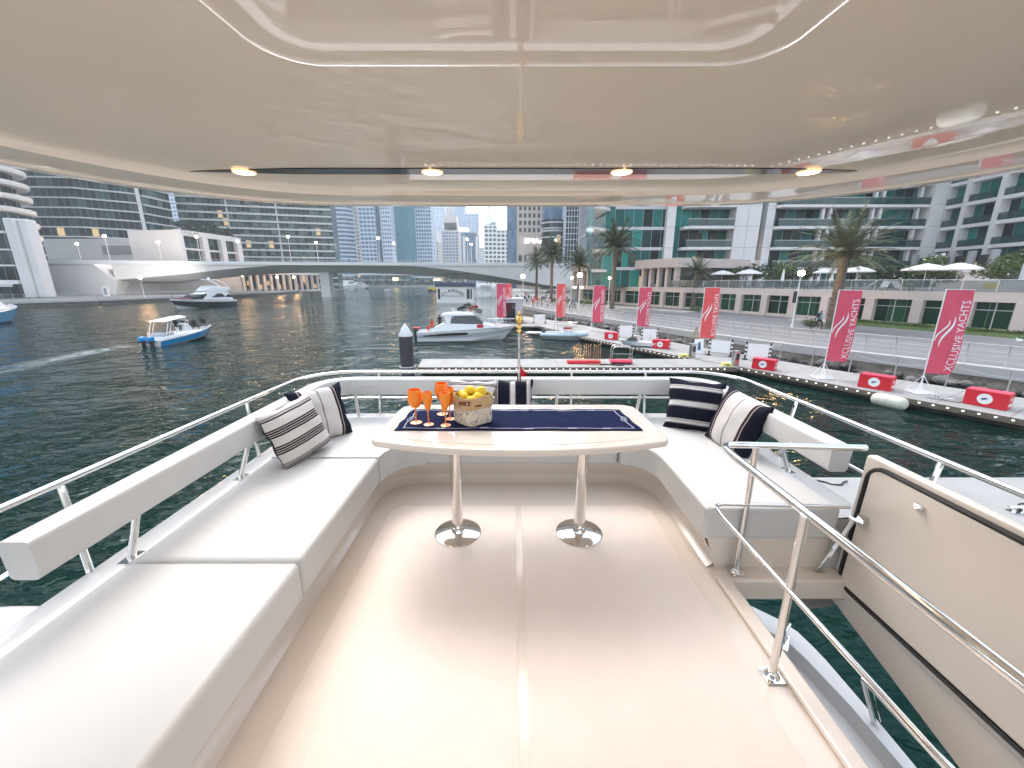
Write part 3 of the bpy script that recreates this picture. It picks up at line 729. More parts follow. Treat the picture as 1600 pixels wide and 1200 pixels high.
# left quay
ZQ=1.3
lq=[(-230,60),(-97,76),(-90,88),(-88,103),(-88,141),(-93,175),(-100,190),(-175,215),(-330,230)]
m=MB(); m.prism([(-600,60)]+[(x,y) for x,y in lq[0:]]+[(-600,230)],-2,ZQ); 
tag(m.build('far_quay',M['paving']),kind='structure')
m=MB()
for i in range(len(lq)-1):
    a,b=Vector(lq[i]),Vector(lq[i+1]); t=(b-a).normalized(); nn=Vector((t.y,-t.x))*.5
    m.prism([(a.x-nn.x*.1,a.y-nn.y*.1),(b.x-nn.x*.1,b.y-nn.y*.1),(b.x+nn.x,b.y+nn.y),(a.x+nn.x,a.y+nn.y)],ZQ-.45,ZQ+.08)
tag(m.build('far_quay_kerb',M['curb']),kind='structure')
m=MB()
for i in range(len(lq)-1):
    a,b=Vector(lq[i]),Vector(lq[i+1]); t=(b-a).normalized(); nn=Vector((t.y,-t.x))*1.0
    m.quad((a.x+nn.x,a.y+nn.y,-.5),(b.x+nn.x,b.y+nn.y,-.5),(b.x+nn.x*.3,b.y+nn.y*.3,ZQ-.46),(a.x+nn.x*.3,a.y+nn.y*.3,ZQ-.46))
tag(m.build('far_quay_bank',M['rock']),kind='structure')
# land far beyond the bridge closing the basin
m=MB(); m.prism([(-900,250),(-330,232),(-240,262),(-160,330),(-90,352),(0,352),(900,352),(900,1500),(-900,1500)],-2,1.6); tag(m.build('far_bank',M['concrete']),kind='structure')
# --- world, sun, haze
w=bpy.data.worlds.new('World'); S.world=w; w.use_nodes=True; nt=w.node_tree; N=nt.nodes; L=nt.links
bg=N['Background']; sky=N.new('ShaderNodeTexSky'); sky.sky_type='NISHITA'; sky.sun_disc=False
SUNE,SUNA=R(50),R(338)
sky.sun_elevation=SUNE; sky.sun_rotation=SUNA; sky.air_density=1.2; sky.dust_density=2.5; sky.ozone_density=1.5; sky.altitude=0
hs=N.new('ShaderNodeHueSaturation'); hs.inputs['Saturation'].default_value=.5; L.new(sky.outputs[0],hs.inputs['Color']); L.new(hs.outputs[0],bg.inputs['Color'])
bg.inputs['Strength'].default_value=.15
sl=bpy.data.lights.new('sun','SUN'); sl.energy=.5; sl.use_shadow=True; sl.angle=R(20); sl.color=(1,.93,.86)
so=bpy.data.objects.new('sun',sl); COL.objects.link(so)
# sky rotation 0 = +Y (north), clockwise seen from above
dx,dy=sin(SUNA)*cos(SUNE),cos(SUNA)*cos(SUNE); d=Vector((dx,dy,sin(SUNE)))
so.rotation_euler=d.to_track_quat('Z','Y').to_euler()
hm=bpy.data.materials.new('haze_air'); hm.use_nodes=True; nt=hm.node_tree; nt.nodes.remove(nt.nodes['Principled BSDF'])
pv=nt.nodes.new('ShaderNodeVolumePrincipled'); pv.inputs['Color'].default_value=(.88,.95,1,1); pv.inputs['Density'].default_value=HAZE_D if 'HAZE_D' in globals() else .0005; pv.inputs['Anisotropy'].default_value=.15
nt.links.new(pv.outputs[0],nt.nodes['Material Output'].inputs['Volume'])
m=MB(); m.box(-1600,1600,-450,2700,-4,420); tag(m.build('haze',hm),kind='stuff')
# --- camera and render settings
cam=bpy.data.cameras.new('camera'); cam.sensor_width=36; cam.lens=36*F/1600; cam.clip_start=.05; cam.clip_end=6000
co=bpy.data.objects.new('camera',cam); COL.objects.link(co); co.location=(0,0,CZ); co.rotation_euler=(R(90)-PH,0,0); S.camera=co
S.view_settings.view_transform='Standard'; S.view_settings.look='None'; S.view_settings.gamma=1; S.view_settings.exposure=EXPO
S.render.engine='CYCLES'; cy=S.cycles
cy.use_denoising=True; cy.max_bounces=7; cy.diffuse_bounces=4; cy.glossy_bounces=4; cy.transparent_max_bounces=12; cy.volume_bounces=2; cy.sample_clamp_indirect=20; cy.caustics_reflective=False; cy.caustics_refractive=False
try: cy.denoiser='OPENIMAGEDENOISE'
except Exception: pass
# =============== buildings ================================================================
def face_root(name,label,cat,p0,p1,z0,group=None):
    """root at p0, local x runs to p1 along the front, local y goes into the building"""
    a=atan2(p1[1]-p0[1],p1[0]-p0[0]); L=hypot(p1[0]-p0[0],p1[1]-p0[1])
    return empty(name,(p0[0],p0[1],z0),label,cat,group,rz=a),L
def XY(px,py,Y): v=pY(px,py,Y); return (v.x,v.y)
def ztop(px,py,Y): return pY(px,py,Y).z
def banded(root,L,dep,z1,fh,gl,slab,zoff=0,over=1.1,st=.28,rail=None,piers=(),cap=True,side=0.0,pm=None,back=0):
    m=MB(); m.box(0,L,.0,dep,0,z1); m.build('glazed_wall',gl,root)
    n=int((z1-zoff)/fh)+1
    sm=MB(); sm.box(-side,L+side,-over,.05,-st,0); sm=sm.mesh('balcony_slab',slab)
    rm=None
    if rail: q=MB(); q.box(-side,L+side,-over,-over+.05,0,1.0); rm=q.mesh('balustrade',rail)
    for i in range(n):
        z=zoff+i*fh
        if z>z1+.1: break
        kid('balcony_slab',sm,root,(0,0,z))
        if rm and z<z1-1: kid('balustrade',rm,root,(0,0,z))
    for (a,b,pr) in piers:
        m=MB(); m.box(a,b,-pr,.3,0,z1+.4); m.build('pier',pm or slab,root)
    if cap:
        m=MB(); m.box(-.3,L+.3,-.3,dep+.3,z1+.003,z1+1.0); m.build('roof',slab,root)
def gridded(root,L,dep,z1,fh,bay,gl,wallm,pw=.45,sh=.9,pr=.35,nface=2,crown=None,zs=0):
    m=MB(); m.box(0,L,0,dep,0,z1); m.build('glazed_core',gl,root)
    m=MB()
    n=max(1,round(L/bay)); bw=L/n
    for i in range(n+1):
        m.box(i*bw-pw/2,i*bw+pw/2,-pr,.02,0,z1)
    nd=max(1,round(dep/bay)); bd=dep/nd
    for i in range(1,nd+1):
        for (x0,x1) in ((-pr,.02),(L-.02,L+pr)): m.box(x0,x1,i*bd-pw/2,i*bd+pw/2,0,z1)
    m.build('pilasters',wallm,root)
    m=MB(); z=zs
    while z<z1:
        m.box(-pr+.06,L+pr-.06,-pr+.06,dep-.1,z,z+sh); z+=fh
    m.build('floor_bands',wallm,root)
    m=MB(); m.box(-.5,L+.5,-.5,dep+.5,z1+.003,z1+1.4)
    if crown:
        for (a,b,h) in crown: m.box(L*a,L*b,dep*.15,dep*.85,z1+1.403,z1+h)
    m.build('roof',wallm,root)
# --- right-hand podium with its row of windows -------------------------------------------
pa,pb=Vector((42.6,22.5)),Vector((21.9,68.6))
# root at the far (left in view) end, x towards the camera side
pod,PL=face_root('terrace_podium','long low stone podium with green windows along the right-hand promenade, parasol terrace on its roof','building',(pb.x,pb.y),(pa.x,pa.y),ZP)
H1=3.15
m=MB(); m.box(-24,PL+14,.9,34,0,H1-.01); m.build('inner_wall',M['bgrey'],pod)
m=MB(); m.box(-24,PL+14,.25,34,H1-.72,H1); m.build('terrace_band',M['bpink'],pod)
m=MB(); m.box(-24,PL+14,.36,.9,0,.34); m.build('plinth',M['bpink'],pod)
# window bays: measured positions along the wall
def wall_s(px,py):   # intersection of the pixel's vertical plane with the podium line
    r=_ray(px,py); d=Vector((r[0],r[1])).normalized(); a=pb; t=(pa-pb).normalized()
    s_=(a.x*d.y-a.y*d.x)/(t.y*d.x-t.x*d.y); return s_
cols=[905,932,970,1003,1032,1063,1118,1152,1192,1236,1287,1358,1433,1512,1600,1720]
S_=[wall_s(c,470) for c in cols]
for s0 in S_:
    m=MB(); m.box(s0-.38,s0+.38,.12,.95,0,H1-.73); m.build('column',M['bpink'],pod,bevel=.02)
for a,b in zip(S_[:-1],S_[1:]):
    w_=b-a-.78
    m=MB(); m.box(a+.39,b-.39,.70,.80,.345,H1-.74); win=m.build('window',M['glshop'],pod)
    m=MB(); k=max(2,int(w_/1.6))
    for i in range(1,k): x=a+.39+w_*i/k; m.box(x-.035,x+.035,.64,.699,.345,H1-.74)
    m.box(a+.39,b-.39,.635,.698,1.75,1.82); m.build('frame',M['boatlg'],win)
# upper storey at the far-left part of the podium
UL=wall_s(1045,445)
up,_=face_root('arcade_storey','pale upper storey with dark tall windows above the far end of the podium','building',(pb.x,pb.y),(pa.x,pa.y),ZP+H1+.003)
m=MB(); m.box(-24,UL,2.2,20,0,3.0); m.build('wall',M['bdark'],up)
m=MB(); m.box(-24,UL+.6,.9,20,3.003,4.4); m.build('fascia',M['bpink'],up)
k=16; AW=UL+23.4
for i in range(k+1):
    x=-23.7+AW*i/k; m=MB(); m.box(x-.28,x+.28,1.4,2.25,0,3.0); m.build('column',M['bpink'],up)
    if i<k: m=MB(); m.box(x+.4,x+AW/k-.4,2.12,2.19,.2,2.8); m.build('window',M['gldark'],up)
# signs over the shop doors
for (px,py,w_) in ((900,449,1.5),(911,449,1.3),(938,450,2.6)):
    s0=wall_s(px,py); p=pb+(pa-pb).normalized()*s0
    e_=empty('shop_sign',(p.x-.2,p.y-.1,0),{900:'small lit white shop sign, left one beside the promenade lamp',911:'small lit white shop sign just right of the promenade lamp',938:'wide pinkish lit shop sign behind a red banner'}[px],'sign',rz=atan2((pa-pb).y,(pa-pb).x)); e_.location.z=zat(px,py,p)
    m=MB(); m.box(-w_/2,w_/2,-.1,.1,-.2,.2); m.build('sign_box',M['bgrey'],e_)
    m=MB(); m.box(-w_/2+.06,w_/2-.06,-.13,-.101,-.15,.15); m.build('lit_face',mat('sign_light',(1,.9,.85),.5,emis=(1,.85,.82),es=1.3),e_)
# --- terrace: balustrade, parasols, loungers, shrubs
ZT=ZP+H1
tr,_=face_root('terrace_balustrade','thin metal and glass balustrade along the edge of the parasol terrace','balustrade',(pb.x,pb.y),(pa.x,pa.y),ZT+.003)
m=MB(); m.tube([(UL,.45,1.02),(PL+12,.45,1.02)],.03,6); m.build('handrail',M['dsteel'],tr)
x=UL
while x<PL+12:
    m=MB(); m.box(x-.03,x+.03,.42,.48,0,1.0); m.build('post',M['dsteel'],tr); 
    m=MB(); m.box(x+.06,x+1.94,.44,.46,.06,.96); m.build('glass_panel',M['balglass2'],tr); x+=2.0
def tpos(px,py,z): return pz(px,py,z)
def onterr(px,back):   # a point 'back' metres behind the balustrade, seen at pixel column px
    s0=wall_s(px,440); t=(pa-pb).normalized(); nrm=Vector((-t.y,t.x)); 
    p=pb+t*s0; d=Vector((p.x,p.y)).normalized(); c=nrm.dot(d); return p+d*(back/c)
def parasol(px,back,w,label,open_=True,H=2.5):
    p=onterr(px,back); e_=empty('open_parasol' if open_ else 'closed_parasol',(p.x,p.y,ZT),label,'parasol','white parasols on the terrace')
    m=MB(); m.tube([(0,0,0),(0,0,H)],.035,8); m.build('pole',M['paint'],e_,smooth=True)
    m=MB()
    if open_:
        n=8
        for i in range(n):
            a0,a1=2*pi*i/n,2*pi*(i+1)/n; 
            for (r0,z0,r1,z1) in ((.001,H+.05,w*.25,H-.17),(w*.25,H-.17,w*.5,H-.52)):
                m.quad((r0*cos(a0),r0*sin(a0),z0),(r1*cos(a0),r1*sin(a0),z1),(r1*cos(a1),r1*sin(a1),z1),(r0*cos(a1),r0*sin(a1),z0))
            r=w*.5; m.quad((r*cos(a0),r*sin(a0),H-.52),(r*cos(a0),r*sin(a0),H-.62),(r*cos(a1),r*sin(a1),H-.62),(r*cos(a1),r*sin(a1),H-.52))
    else: m.lathe([(.02,.75),(.20,.8),(.17,1.3),(.10,H-.15),(.02,H+.1)],n=10)
    m.build('canopy',M['canvas'],e_,smooth=not open_)
    return e_
for (px,bk_,w_,lb) in ((1127,7,3.6,'open white parasol, left of the two behind the palm on the terrace'),(1168,5,3.4,'open white parasol right of the palm, beside flowering shrubs'),(1110,11,3.2,'open white parasol farther back behind the first terrace palm'),(1443,3.5,3.6,'open white parasol above the dark hedge, left of the pair at the right'),(1493,4.5,3.5,'open white parasol, right of the pair at the right edge of the terrace'),(1337,6,3.2,'open white parasol just right of the big palm trunk'),(1290,8,3.0,'open white parasol mostly hidden by the big palm trunk')):
    parasol(px,bk_,w_,lb)
for (px,bk_,lb) in ((1032,3,'closed white parasol at the left end of the terrace'),(1060,3,'closed white parasol, second from the left end of the terrace'),(1222,3,'closed white parasol left of the lamp globe'),(1298,3,'closed white parasol half hidden by the big palm trunk')):
    parasol(px,bk_,1,lb,False,2.3)
def lounger(px,back,a,label,col='boatw'):
    p=onterr(px,back); e_=empty('sun_lounger',(p.x,p.y,ZT+.003),label,'sun lounger','sun loungers on the terrace',rz=a)
    m=MB(); m.box(-.9,.35,-.3,.3,.25,.36); m.quad((.35,-.3,.30),(.95,-.3,.85),(.95,.3,.85),(.35,.3,.30)); m.quad((.35,.3,.36),(.95,.3,.92),(.95,-.3,.92),(.35,-.3,.36)); m.build('mattress',M[col],e_)
    for (x,y) in ((-.8,-.25),(-.8,.25),(.7,-.25),(.7,.25)): q=MB(); q.box(x-.03,x+.03,y-.03,y+.03,0,.25 if x<0 else .6); q.build('leg',M['bdark'],e_)
for i,(px,bk_,c_) in enumerate(((1146,1.6,'bdark'),(1165,1.6,'bdark'),(1205,1.7,'bdark'),(1232,1.6,'bdark'),(1262,1.8,'boatw'),(1272,1.5,'bdark'),(1350,1.6,'boatw'),(1380,1.6,'boatw'),(1410,2.0,'boatw'),(1440,1.6,'boatw'),(1025,1.5,'boatw'),(1072,1.6,'boatw'),(1095,1.6,'boatw'))):
    lounger(px,bk_,.5+i*.9,('dark' if c_=='bdark' else 'white')+' lounger on the terrace, '+['behind the red banner head','beside it with raised back','under the flowering shrubs','near the closed parasol','behind the lamp pole','left of the big palm','right of the big palm','between palm and round hedge','in front of the round hedge','right of the round hedge','at the far left end','beside the second closed parasol','left of the first palm crown'][i],c_)
# leafy things ---------------------------------------------------------------------------
def leafcloud(n,rx,ry,rz,size,rnd,clumps=9,z0=0,flowers=0):
    m=MB(); C=[]
    for i in range(clumps):
        a=rnd.uniform(0,2*pi); r=sqrt(rnd.random())*.75; C.append((r*cos(a)*rx,r*sin(a)*ry,rnd.uniform(-.5,.75)*rz,rnd.uniform(.3,.5)))
    for i in range(n):
        cx,cy_,cz,cr=rnd.choice(C); v=Vector((rnd.gauss(0,1),rnd.gauss(0,1),rnd.gauss(0,1))).normalized()*cr*(rnd.random()**.35)
        p=Vector((cx+v.x*rx,cy_+v.y*ry,z0+cz+v.z*rz)); s=size*rnd.uniform(.6,1.4)
        a=Vector((rnd.uniform(-1,1),rnd.uniform(-1,1),rnd.uniform(-.6,.6))).normalized(); b=a.cross(Vector((rnd.uniform(-1,1),rnd.uniform(-1,1),rnd.uniform(-1,1)))).normalized()
        m.mi=1 if rnd.random()<flowers else 0
        m.quad(p-a*s,p-b*s*.45,p+a*s,p+b*s*.45)
    return m
def shrub(name,label,cat,p,z,rx,ry,rz,n,size,seed,mt='leaf',group=None,flowers=0,stem=.4):
    rnd=random.Random(seed); e_=empty(name,(p[0],p[1],z),label,cat,group)
    m=leafcloud(n,rx,ry,rz,size,rnd,12,z0=rz*.75+stem,flowers=flowers); m.build('foliage',[M[mt],M['white']],e_)
    m=MB()
    for k in range(5):
        a=2*pi*k/5+rnd.random(); m.tube([(0,0,0),(cos(a)*rx*.2,sin(a)*ry*.2,stem+rz*.2),(cos(a)*rx*.6,sin(a)*ry*.6,stem+rz*.8)],[.05,.035,.012],5)
    m.build('branches',M['bark'],e_); return e_
gsh='shrubs on the parasol terrace'
for (px,bk_,z_,rx,rz_,n,sd,mt_,fl,lb) in ((1150,13,.3,1.9,1.3,900,1,'leaf2',.05,'sparse pale flowering shrub behind the open terrace parasols'),
  (1185,12,.3,2.4,1.6,1500,2,'leaf',.04,'dense green shrub with white flowers, left of the lamp'),(1220,12,.2,2.2,1.5,1400,3,'leaf2',.05,'flowering bright green shrub behind the closed parasol'),
  (1252,11,.2,1.8,1.2,900,4,'leaf',.06,'flowering shrub behind the lamp globe'),(1345,12,.6,1.6,1.5,700,5,'leaf2',.03,'thin open-branched shrub right of the big palm'),
  (1370,9,.3,1.5,1.1,900,6,'leaf',.03,'small leafy shrub between the palm and the dark hedge'),(1400,7,.0,1.7,1.1,2200,7,'leaf',.03,'rounded dark hedge with white flowers under the parasol'),
  (1455,7,.3,2.3,1.35,1600,8,'leaf2',.03,'tall bright shrub behind the dark rounded hedge'),(1575,6,.8,2.4,1.3,1600,9,'leaf2',.01,'leafy green shrub at the right edge above the terrace'),
  (1010,4,.3,1.1,1.0,700,10,'leaf',.0,'dark shrub in front of the arcade storey'),(1052,5,.3,1.2,1.1,700,11,'leaf',.0,'dark shrub left of the first palm crown'),(1430,5.5,-.1,1.6,.7,1200,12,'leaf',.04,'low flowering hedge at the foot of the tall shrub')):
    p=onterr(px,bk_); shrub('terrace_shrub',lb,'shrub',p,ZT,rx,rx,rz_*1.15,int(n*1.8),.14,sd,mt_,gsh,fl,.3+z_)
# --- the teal glass hotel behind the terrace ---------------------------------------------
Yh=72; zb=ZT
def Xh(px,py=356): return pY(px,py,Yh).x
x0,x1=Xh(1199),Xh(1425)
fh=3.28
z_s=pY(1300,356,Yh).z          # a slab level
zo=(z_s-zb)%fh
hot=empty('glass_hotel',(Xh(945),Yh,zb),'teal glass apartment block with long white balconies and stone piers behind the terrace','building')
def hx(px): return Xh(px)-hot.location.x
W_=hx(1462)
m=MB(); m.box(0,W_,.0,18,0,46); m.build('glazed_wall',M['glteal'],hot)
m=MB(); m.box(-.3,W_+.3,-.3,18.3,46.003,47.2); m.build('roof',M['bwhite'],hot)
def slabs(px0,px1,over,label='balcony_slab',rail=True,z_from=0,dz=0,t=.42,rm='balglass'):
    a,b=hx(px0),hx(px1)
    sm=MB(); sm.prism([(a,0.0),(a,-over*.75),(a+.8,-over),(b-.4,-over),(b,-over*.9),(b,0.0)],-t,0); me=sm.mesh('balcony_slab',M['bwhite'])
    q=MB(); q.box(a+.3,b-.2,-over+.14,-over+.2,.02,1.05); re_=q.mesh('balustrade',M[rm]); q=MB(); q.box(a+.3,b-.2,-over+.12,-over+.22,1.053,1.11); tm=q.mesh('top_rail',M['dsteel'])
    z=zo+dz
    while z<45:
        if z>z_from:
            kid('balcony_slab',me,hot,(0,0,z))
            if rail: r_=kid('balustrade',re_,hot,(0,0,z)); kid('top_rail',tm,r_)
        z+=fh
slabs(1062,1136,2.6); slabs(1199,1426,2.4)
# glass bay with grey spandrels left of the first pier
z=zo+.2
while z<45: m=MB(); m.box(hx(960),hx(1038),-.10,.02,z-.55,z-.05); m.build('spandrel',M['boatlg'],hot); z+=fh
# corner balconies with pointed ends at the left
z=zo-.3
sm=MB(); sm.prism([(hx(921),-3.6),(hx(947),-1.5),(hx(952),-.2),(hx(952),9),(hx(945),9)],-.42,0); me=sm.mesh('balcony_slab',M['bwhite'])
while z<45: kid('balcony_slab',me,hot,(0,0,z)); z+=fh
for (a,b,pr) in ((1038,1051,1.0),(1137,1175,2.2),(1188,1200,1.4),(1425,1463,2.6)):
    m=MB(); m.box(hx(a),hx(b),-pr,.1,0,46.5); pier=m.build('stone_pier',M['bwhite'],hot)
    m=MB(); z=zo
    while z<46: m.box(hx(a)+.02,hx(b)-.02,-pr-.012,-pr,z-.06,z); z+=fh
    if b-a>20: xm=(hx(a)+hx(b))/2; m.box(xm-.03,xm+.03,-pr-.014,-pr-.002,0,46)
    m.build('joint_lines',M['bgrey'],pier)
for px in (1270,1281,1345,1356,1412):
    m=MB(); m.box(hx(px)-.22,hx(px)+.22,-1.9,-1.3,0,45.9); m.build('slim_column',M['bwhite'],hot)
def dark_bay(px0,px1,dz,lit=False):
    m=MB(); m.box(hx(px0),hx(px1),-.06,.02,zo+dz,zo+dz+(1.9 if lit else 2.5)); m.build('balcony_door',M['bdark'] if not lit else M['lwin'],hot)
M['lwin']=mat('lit_window',(.5,.35,.2),.5,emis=(1,.68,.35),es=.13)
for (a,b,k) in ((1081,1098,3),(1110,1122,3),(1106,1114,2),(1203,1212,3),(1216,1222,3),(1240,1250,2),(1300,1312,3),(1325,1335,2),(1375,1390,3),(1395,1405,2),(968,975,3),(985,990,2)):
    dark_bay(a,b,(k-2)*fh)
for (a,b,k) in ((1087,1091,2),(1180,1184,3),(1179,1184,2),(1005,1010,1)): dark_bay(a,b,(k-2)*fh,True)
# wing angled towards the viewer at the right edge
p0=XY(1468,352,71); p1=XY(1640,340,56)
wg,WL=face_root('angled_wing','teal glass wing of the hotel turning towards the water at the right edge','building',p0,p1,zb)
banded(wg,WL,16,46,fh,M['glteal'],M['bwhite'],zoff=(pY(1480,358,71).z-zb)%fh,over=1.3,st=.5,rail=M['balglass'],piers=((-.4,.4,1.4),(WL*.30,WL*.34,1.5),(WL*.62,WL*.66,1.5)))
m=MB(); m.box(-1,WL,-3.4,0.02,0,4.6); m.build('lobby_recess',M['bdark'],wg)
for k in range(5):
    m=MB(); m.lathe([(.55,0),(.5,5.2)],WL*(k+.5)/5,-3.9,0,12); m.build('round_column',M['bgrey'],wg,smooth=True)
for i,(k) in enumerate((.40,.52,.60,.66)): 
    m=MB(); m.box(WL*k,WL*k+1.1,-3.47,-3.41,2.6,3.6); m.build('lit_window',M['lwin'],wg)
m=MB(); m.tube([(WL*.60,-6.5,0),(WL*.565,-6.0,5.0)],.28,10); m.build('slanted_post',M['bwhite'],wg,smooth=True)
# grey terrace wall and kiosk roof at the right
p0=XY(1385,432,48); p1=XY(1560,432,44)
kw,KL=face_root('garden_wall','low beige garden wall behind the dark hedge and parasols','wall',p0,p1,ZT)
m=MB(); m.box(0,KL,0,.4,0,1.9); m.build('wall_face',M['bpink'],kw); m=MB(); m.box(-.2,KL+.2,-.3,.7,1.903,2.2); m.build('coping',M['bwhite'],kw)
p=onterr(1560,1.2); kb=empty('white_kiosk',(p.x,p.y,ZT+.003),'white kiosk box with a yellow notice at the right end of the terrace','kiosk',rz=atan2((pa-pb).y,(pa-pb).x))
m=MB(); m.box(-1.2,3.2,0,1.5,0,.95); m.build('counter',M['bwhite'],kb,bevel=.03); m=MB(); m.box(-.75,0,-.012,-.002,.3,.8); m.build('notice',M['yellow'],kb); m=MB(); m.box(.9,3.0,.4,1.2,1.0,2.3); m.build('blue_cover',M['boatlg'],kb)
# =============== left side ===============
# stepped foreground building at the far left
p0=XY(-190,420,88); p1=XY(52,420,94)
lb,LL=face_root('quayside_block','pale quayside block with dark square windows and rounded corner column at the far left','building',p0,p1,ZQ)
m=MB(); m.box(0,LL-6,.4,12,0,19); m.build('glazed_wall',M['gldark'],lb)
for z,t in ((3.1,.9),(7.0,.35),(10.4,.35),(14.0,.5),(18.6,.5)):
    m=MB(); m.box(0,LL-3.2,-.4,.5,z,z+t); m.build('ledge',M['bwhite'],lb)
for i in range(1,7):
    x=LL-4.6-i*6.2; m=MB(); m.box(x-.9,x+.9,-.3,.45,0,19); m.build('pier',M['bwhite'],lb)
m=MB(); m.box(LL-3.0,LL-1.0,-.2,3.5,0,17.2); m.box(LL-1.0,LL+.6,.6,3.5,0,17.2); m.build('corner_column',M['bwhite'],lb,bevel=.3,seg=4)
m=MB(); m.box(LL-13,LL-4.2,-3.6,-.5,2.5,3.2); m.build('entrance_canopy',M['bwhite'],lb,bevel=.1)
# rounded balcony stack above it
p=XY(2,330,108)
bs_=empty('balcony_tower',(p[0]-13,p[1]+4,ZQ),'white tower with stacked rounded balconies at the far left edge','building')
m=MB(); m.lathe([(9.0,0),(9.0,62)],n=32); m.build('glazed_wall',M['gldark'],bs_,smooth=True)
q=MB(); q.lathe([(9.0,-.25),(11.4,-.25),(11.6,0),(11.6,.95),(11.4,1.0),(11.3,.3),(9.0,.25)],n=32); me=q.mesh('round_balcony',M['bwhite'],True)
for k in range(15): kid('round_balcony',me,bs_,(0,0,15+3.3*k))
q=MB(); q.lathe([(10,62.003),(10,63)],n=32); q.build('roof',M['bwhite'],bs_)
# big dark glass tower
p0=XY(-60,350,152); p1=XY(128,350,155); p2=XY(224,350,166)
def tower2(name,label,p0,p1,**k):
    r,L=face_root(name,label,'building',p0,p1,ZQ); return r,L
zs=ztop(130,354,155)-ZQ
r,L=tower2('dark_glass_tower','broad dark glass tower with thin white floor lines above the bridge approach',p0,p1)
banded(r,L,22,150,3.3,M['gldark'],M['bwhite'],zoff=zs%3.3,over=.7,st=.42)
m=MB(); a=atan2(p2[1]-p1[1],p2[0]-p1[0])-r.rotation_euler.z; L2=hypot(p2[0]-p1[0],p2[1]-p1[1])
def rotw(x,y): return (L+x*cos(a)-y*sin(a),x*sin(a)+y*cos(a))
m.prism([rotw(0,0),rotw(L2,0),rotw(L2,15),rotw(-4,15)],0,150); m.build('angled_glazing',M['gldark'],r)
q=MB(); q.prism([rotw(-.1,-.7),rotw(L2*.75,-1.2),rotw(L2+.2,-.5),rotw(L2+.2,.05),rotw(-.1,.05)],-.42,0); me=q.mesh('angled_balcony',M['bwhite'])
z=zs%3.3
while z<150: kid('angled_balcony',me,r,(0,0,z)); z+=3.3
m=MB(); x_,y_=rotw(L2+.1,-.8); m.rbox(x_,y_,0,1.2,1.2,151,a); m.build('white_mullion',M['bwhite'],r)
p3=XY(226,350,170); p4=XY(272,350,184)
r,L=tower2('glass_side_tower','narrower glass tower with pale floor slabs just right of the dark one',p3,p4)
banded(r,L,16,140,3.3,M['glmid'],M['bwhite'],zoff=(zs+.4)%3.3,over=1.2,st=.5)
# podium in front
p0=XY(68,380,147); p1=XY(283,380,147)
r,L=face_root('white_podium','plain white podium with grey louvre panels below the dark tower','building',p0,p1,ZQ)
zp=ztop(150,373,147)-ZQ
m=MB(); m.box(0,L,0,20,0,zp); m.build('wall',M['bwhite'],r)
for (a,b) in ((160,225),(230,244)):
    xa,xb=[XY(q_,390,147)[0]-p0[0] for q_ in (a,b)]
    m=MB(); m.box(xa,xb,-.15,-.003,ztop(150,398,147)-ZQ,ztop(150,384,147)-ZQ); m.build('louvre_panel',M['bgrey'],r)
m=MB(); xa,xb=[XY(q_,400,143)[0]-p0[0] for q_ in (76,135)]; m.quad((xa,-4,7.8),(xb,-4,10.5),(xb,-.01,10.6),(xa,-.01,7.9)); m.quad((xa,-4,7.4),(xa+9,-4,10.2),(xb,-4,10.5),(xb,-4,10.0)); m.box(xa+6,xb,-3.6,-.2,6,10.0); m.build('ramp_canopy',M['bgrey'],r)
# pavilion with the sign
p0=XY(222,380,141); pm_=XY(282,380,139); p1=XY(376,380,166)
zt_=ztop(282,358,139)-ZQ
r,L=face_root('sign_pavilion','white pavilion with three deep window recesses and lettering, above the bridge','building',pm_,p1,ZQ)
m=MB(); m.box(1.1,L,1.6,14,0,zt_-.1); m.build('recess_glazing',M['gldark'],r)
m=MB(); m.box(-.4,L+.4,-.0,1.65,zt_-1.7,zt_); m.build('fascia',M['bwhite'],r)
for (a,b) in ((-.4,1.5),(L*.34,L*.42),(L*.64,L*.72),(L*.93,L+.4)):
    m=MB(); m.box(a,b,0.0,1.7,0,zt_-1.703); m.build('pier',M['bwhite'],r)
m=MB(); m.box(1.5,L*.93,.6,1.5,zt_-6.2,zt_-5.6); m.build('ledge',M['bwhite'],r)
m=MB(); m.box(-.42,1.0,1.66,18,0,zt_-.2); m.build('side_wall',M['bwhite'],r)
def text(body,size,mt,parent=None,loc=(0,0,0),rot=(0,0,0),ext=.02,name='lettering',sx=1,align='CENTER',world=None):
    c=bpy.data.curves.new(name,'FONT'); c.body=body; c.size=size; c.extrude=ext; c.align_x=align; c.align_y='CENTER'; c.resolution_u=2
    o=bpy.data.objects.new(name,c); COL.objects.link(o); bpy.context.view_layer.update()
    me=bpy.data.meshes.new_from_object(o.evaluated_get(bpy.context.evaluated_depsgraph_get())); me.name=name
    bpy.data.objects.remove(o); me.materials.clear(); me.materials.append(mt)
    o=bpy.data.objects.new(name,me); COL.objects.link(o); o.location=loc; o.rotation_euler=rot; o.scale=(sx,1,1)
    if parent: o.parent=parent
    return o
text('EMAAR',2.0,M['bgrey'],r,(4.6,-.03,zt_-.85),(R(90),0,0),sx=1.15)
# wide apartment block
p0=XY(283,360,198); p1=XY(520,360,216)
r,L=face_root('wide_apartment_block','wide grey-green apartment block with many white balcony lines above the bridge','building',p0,p1,ZQ)
zs=ztop(284,352.5,198)-ZQ
banded(r,L,20,125,3.3,M['glmid'],M['bwhite'],zoff=zs%3.3,over=1.5,st=.75,piers=((L*.30,L*.31,.4),(L*.62,L*.63,.4)))
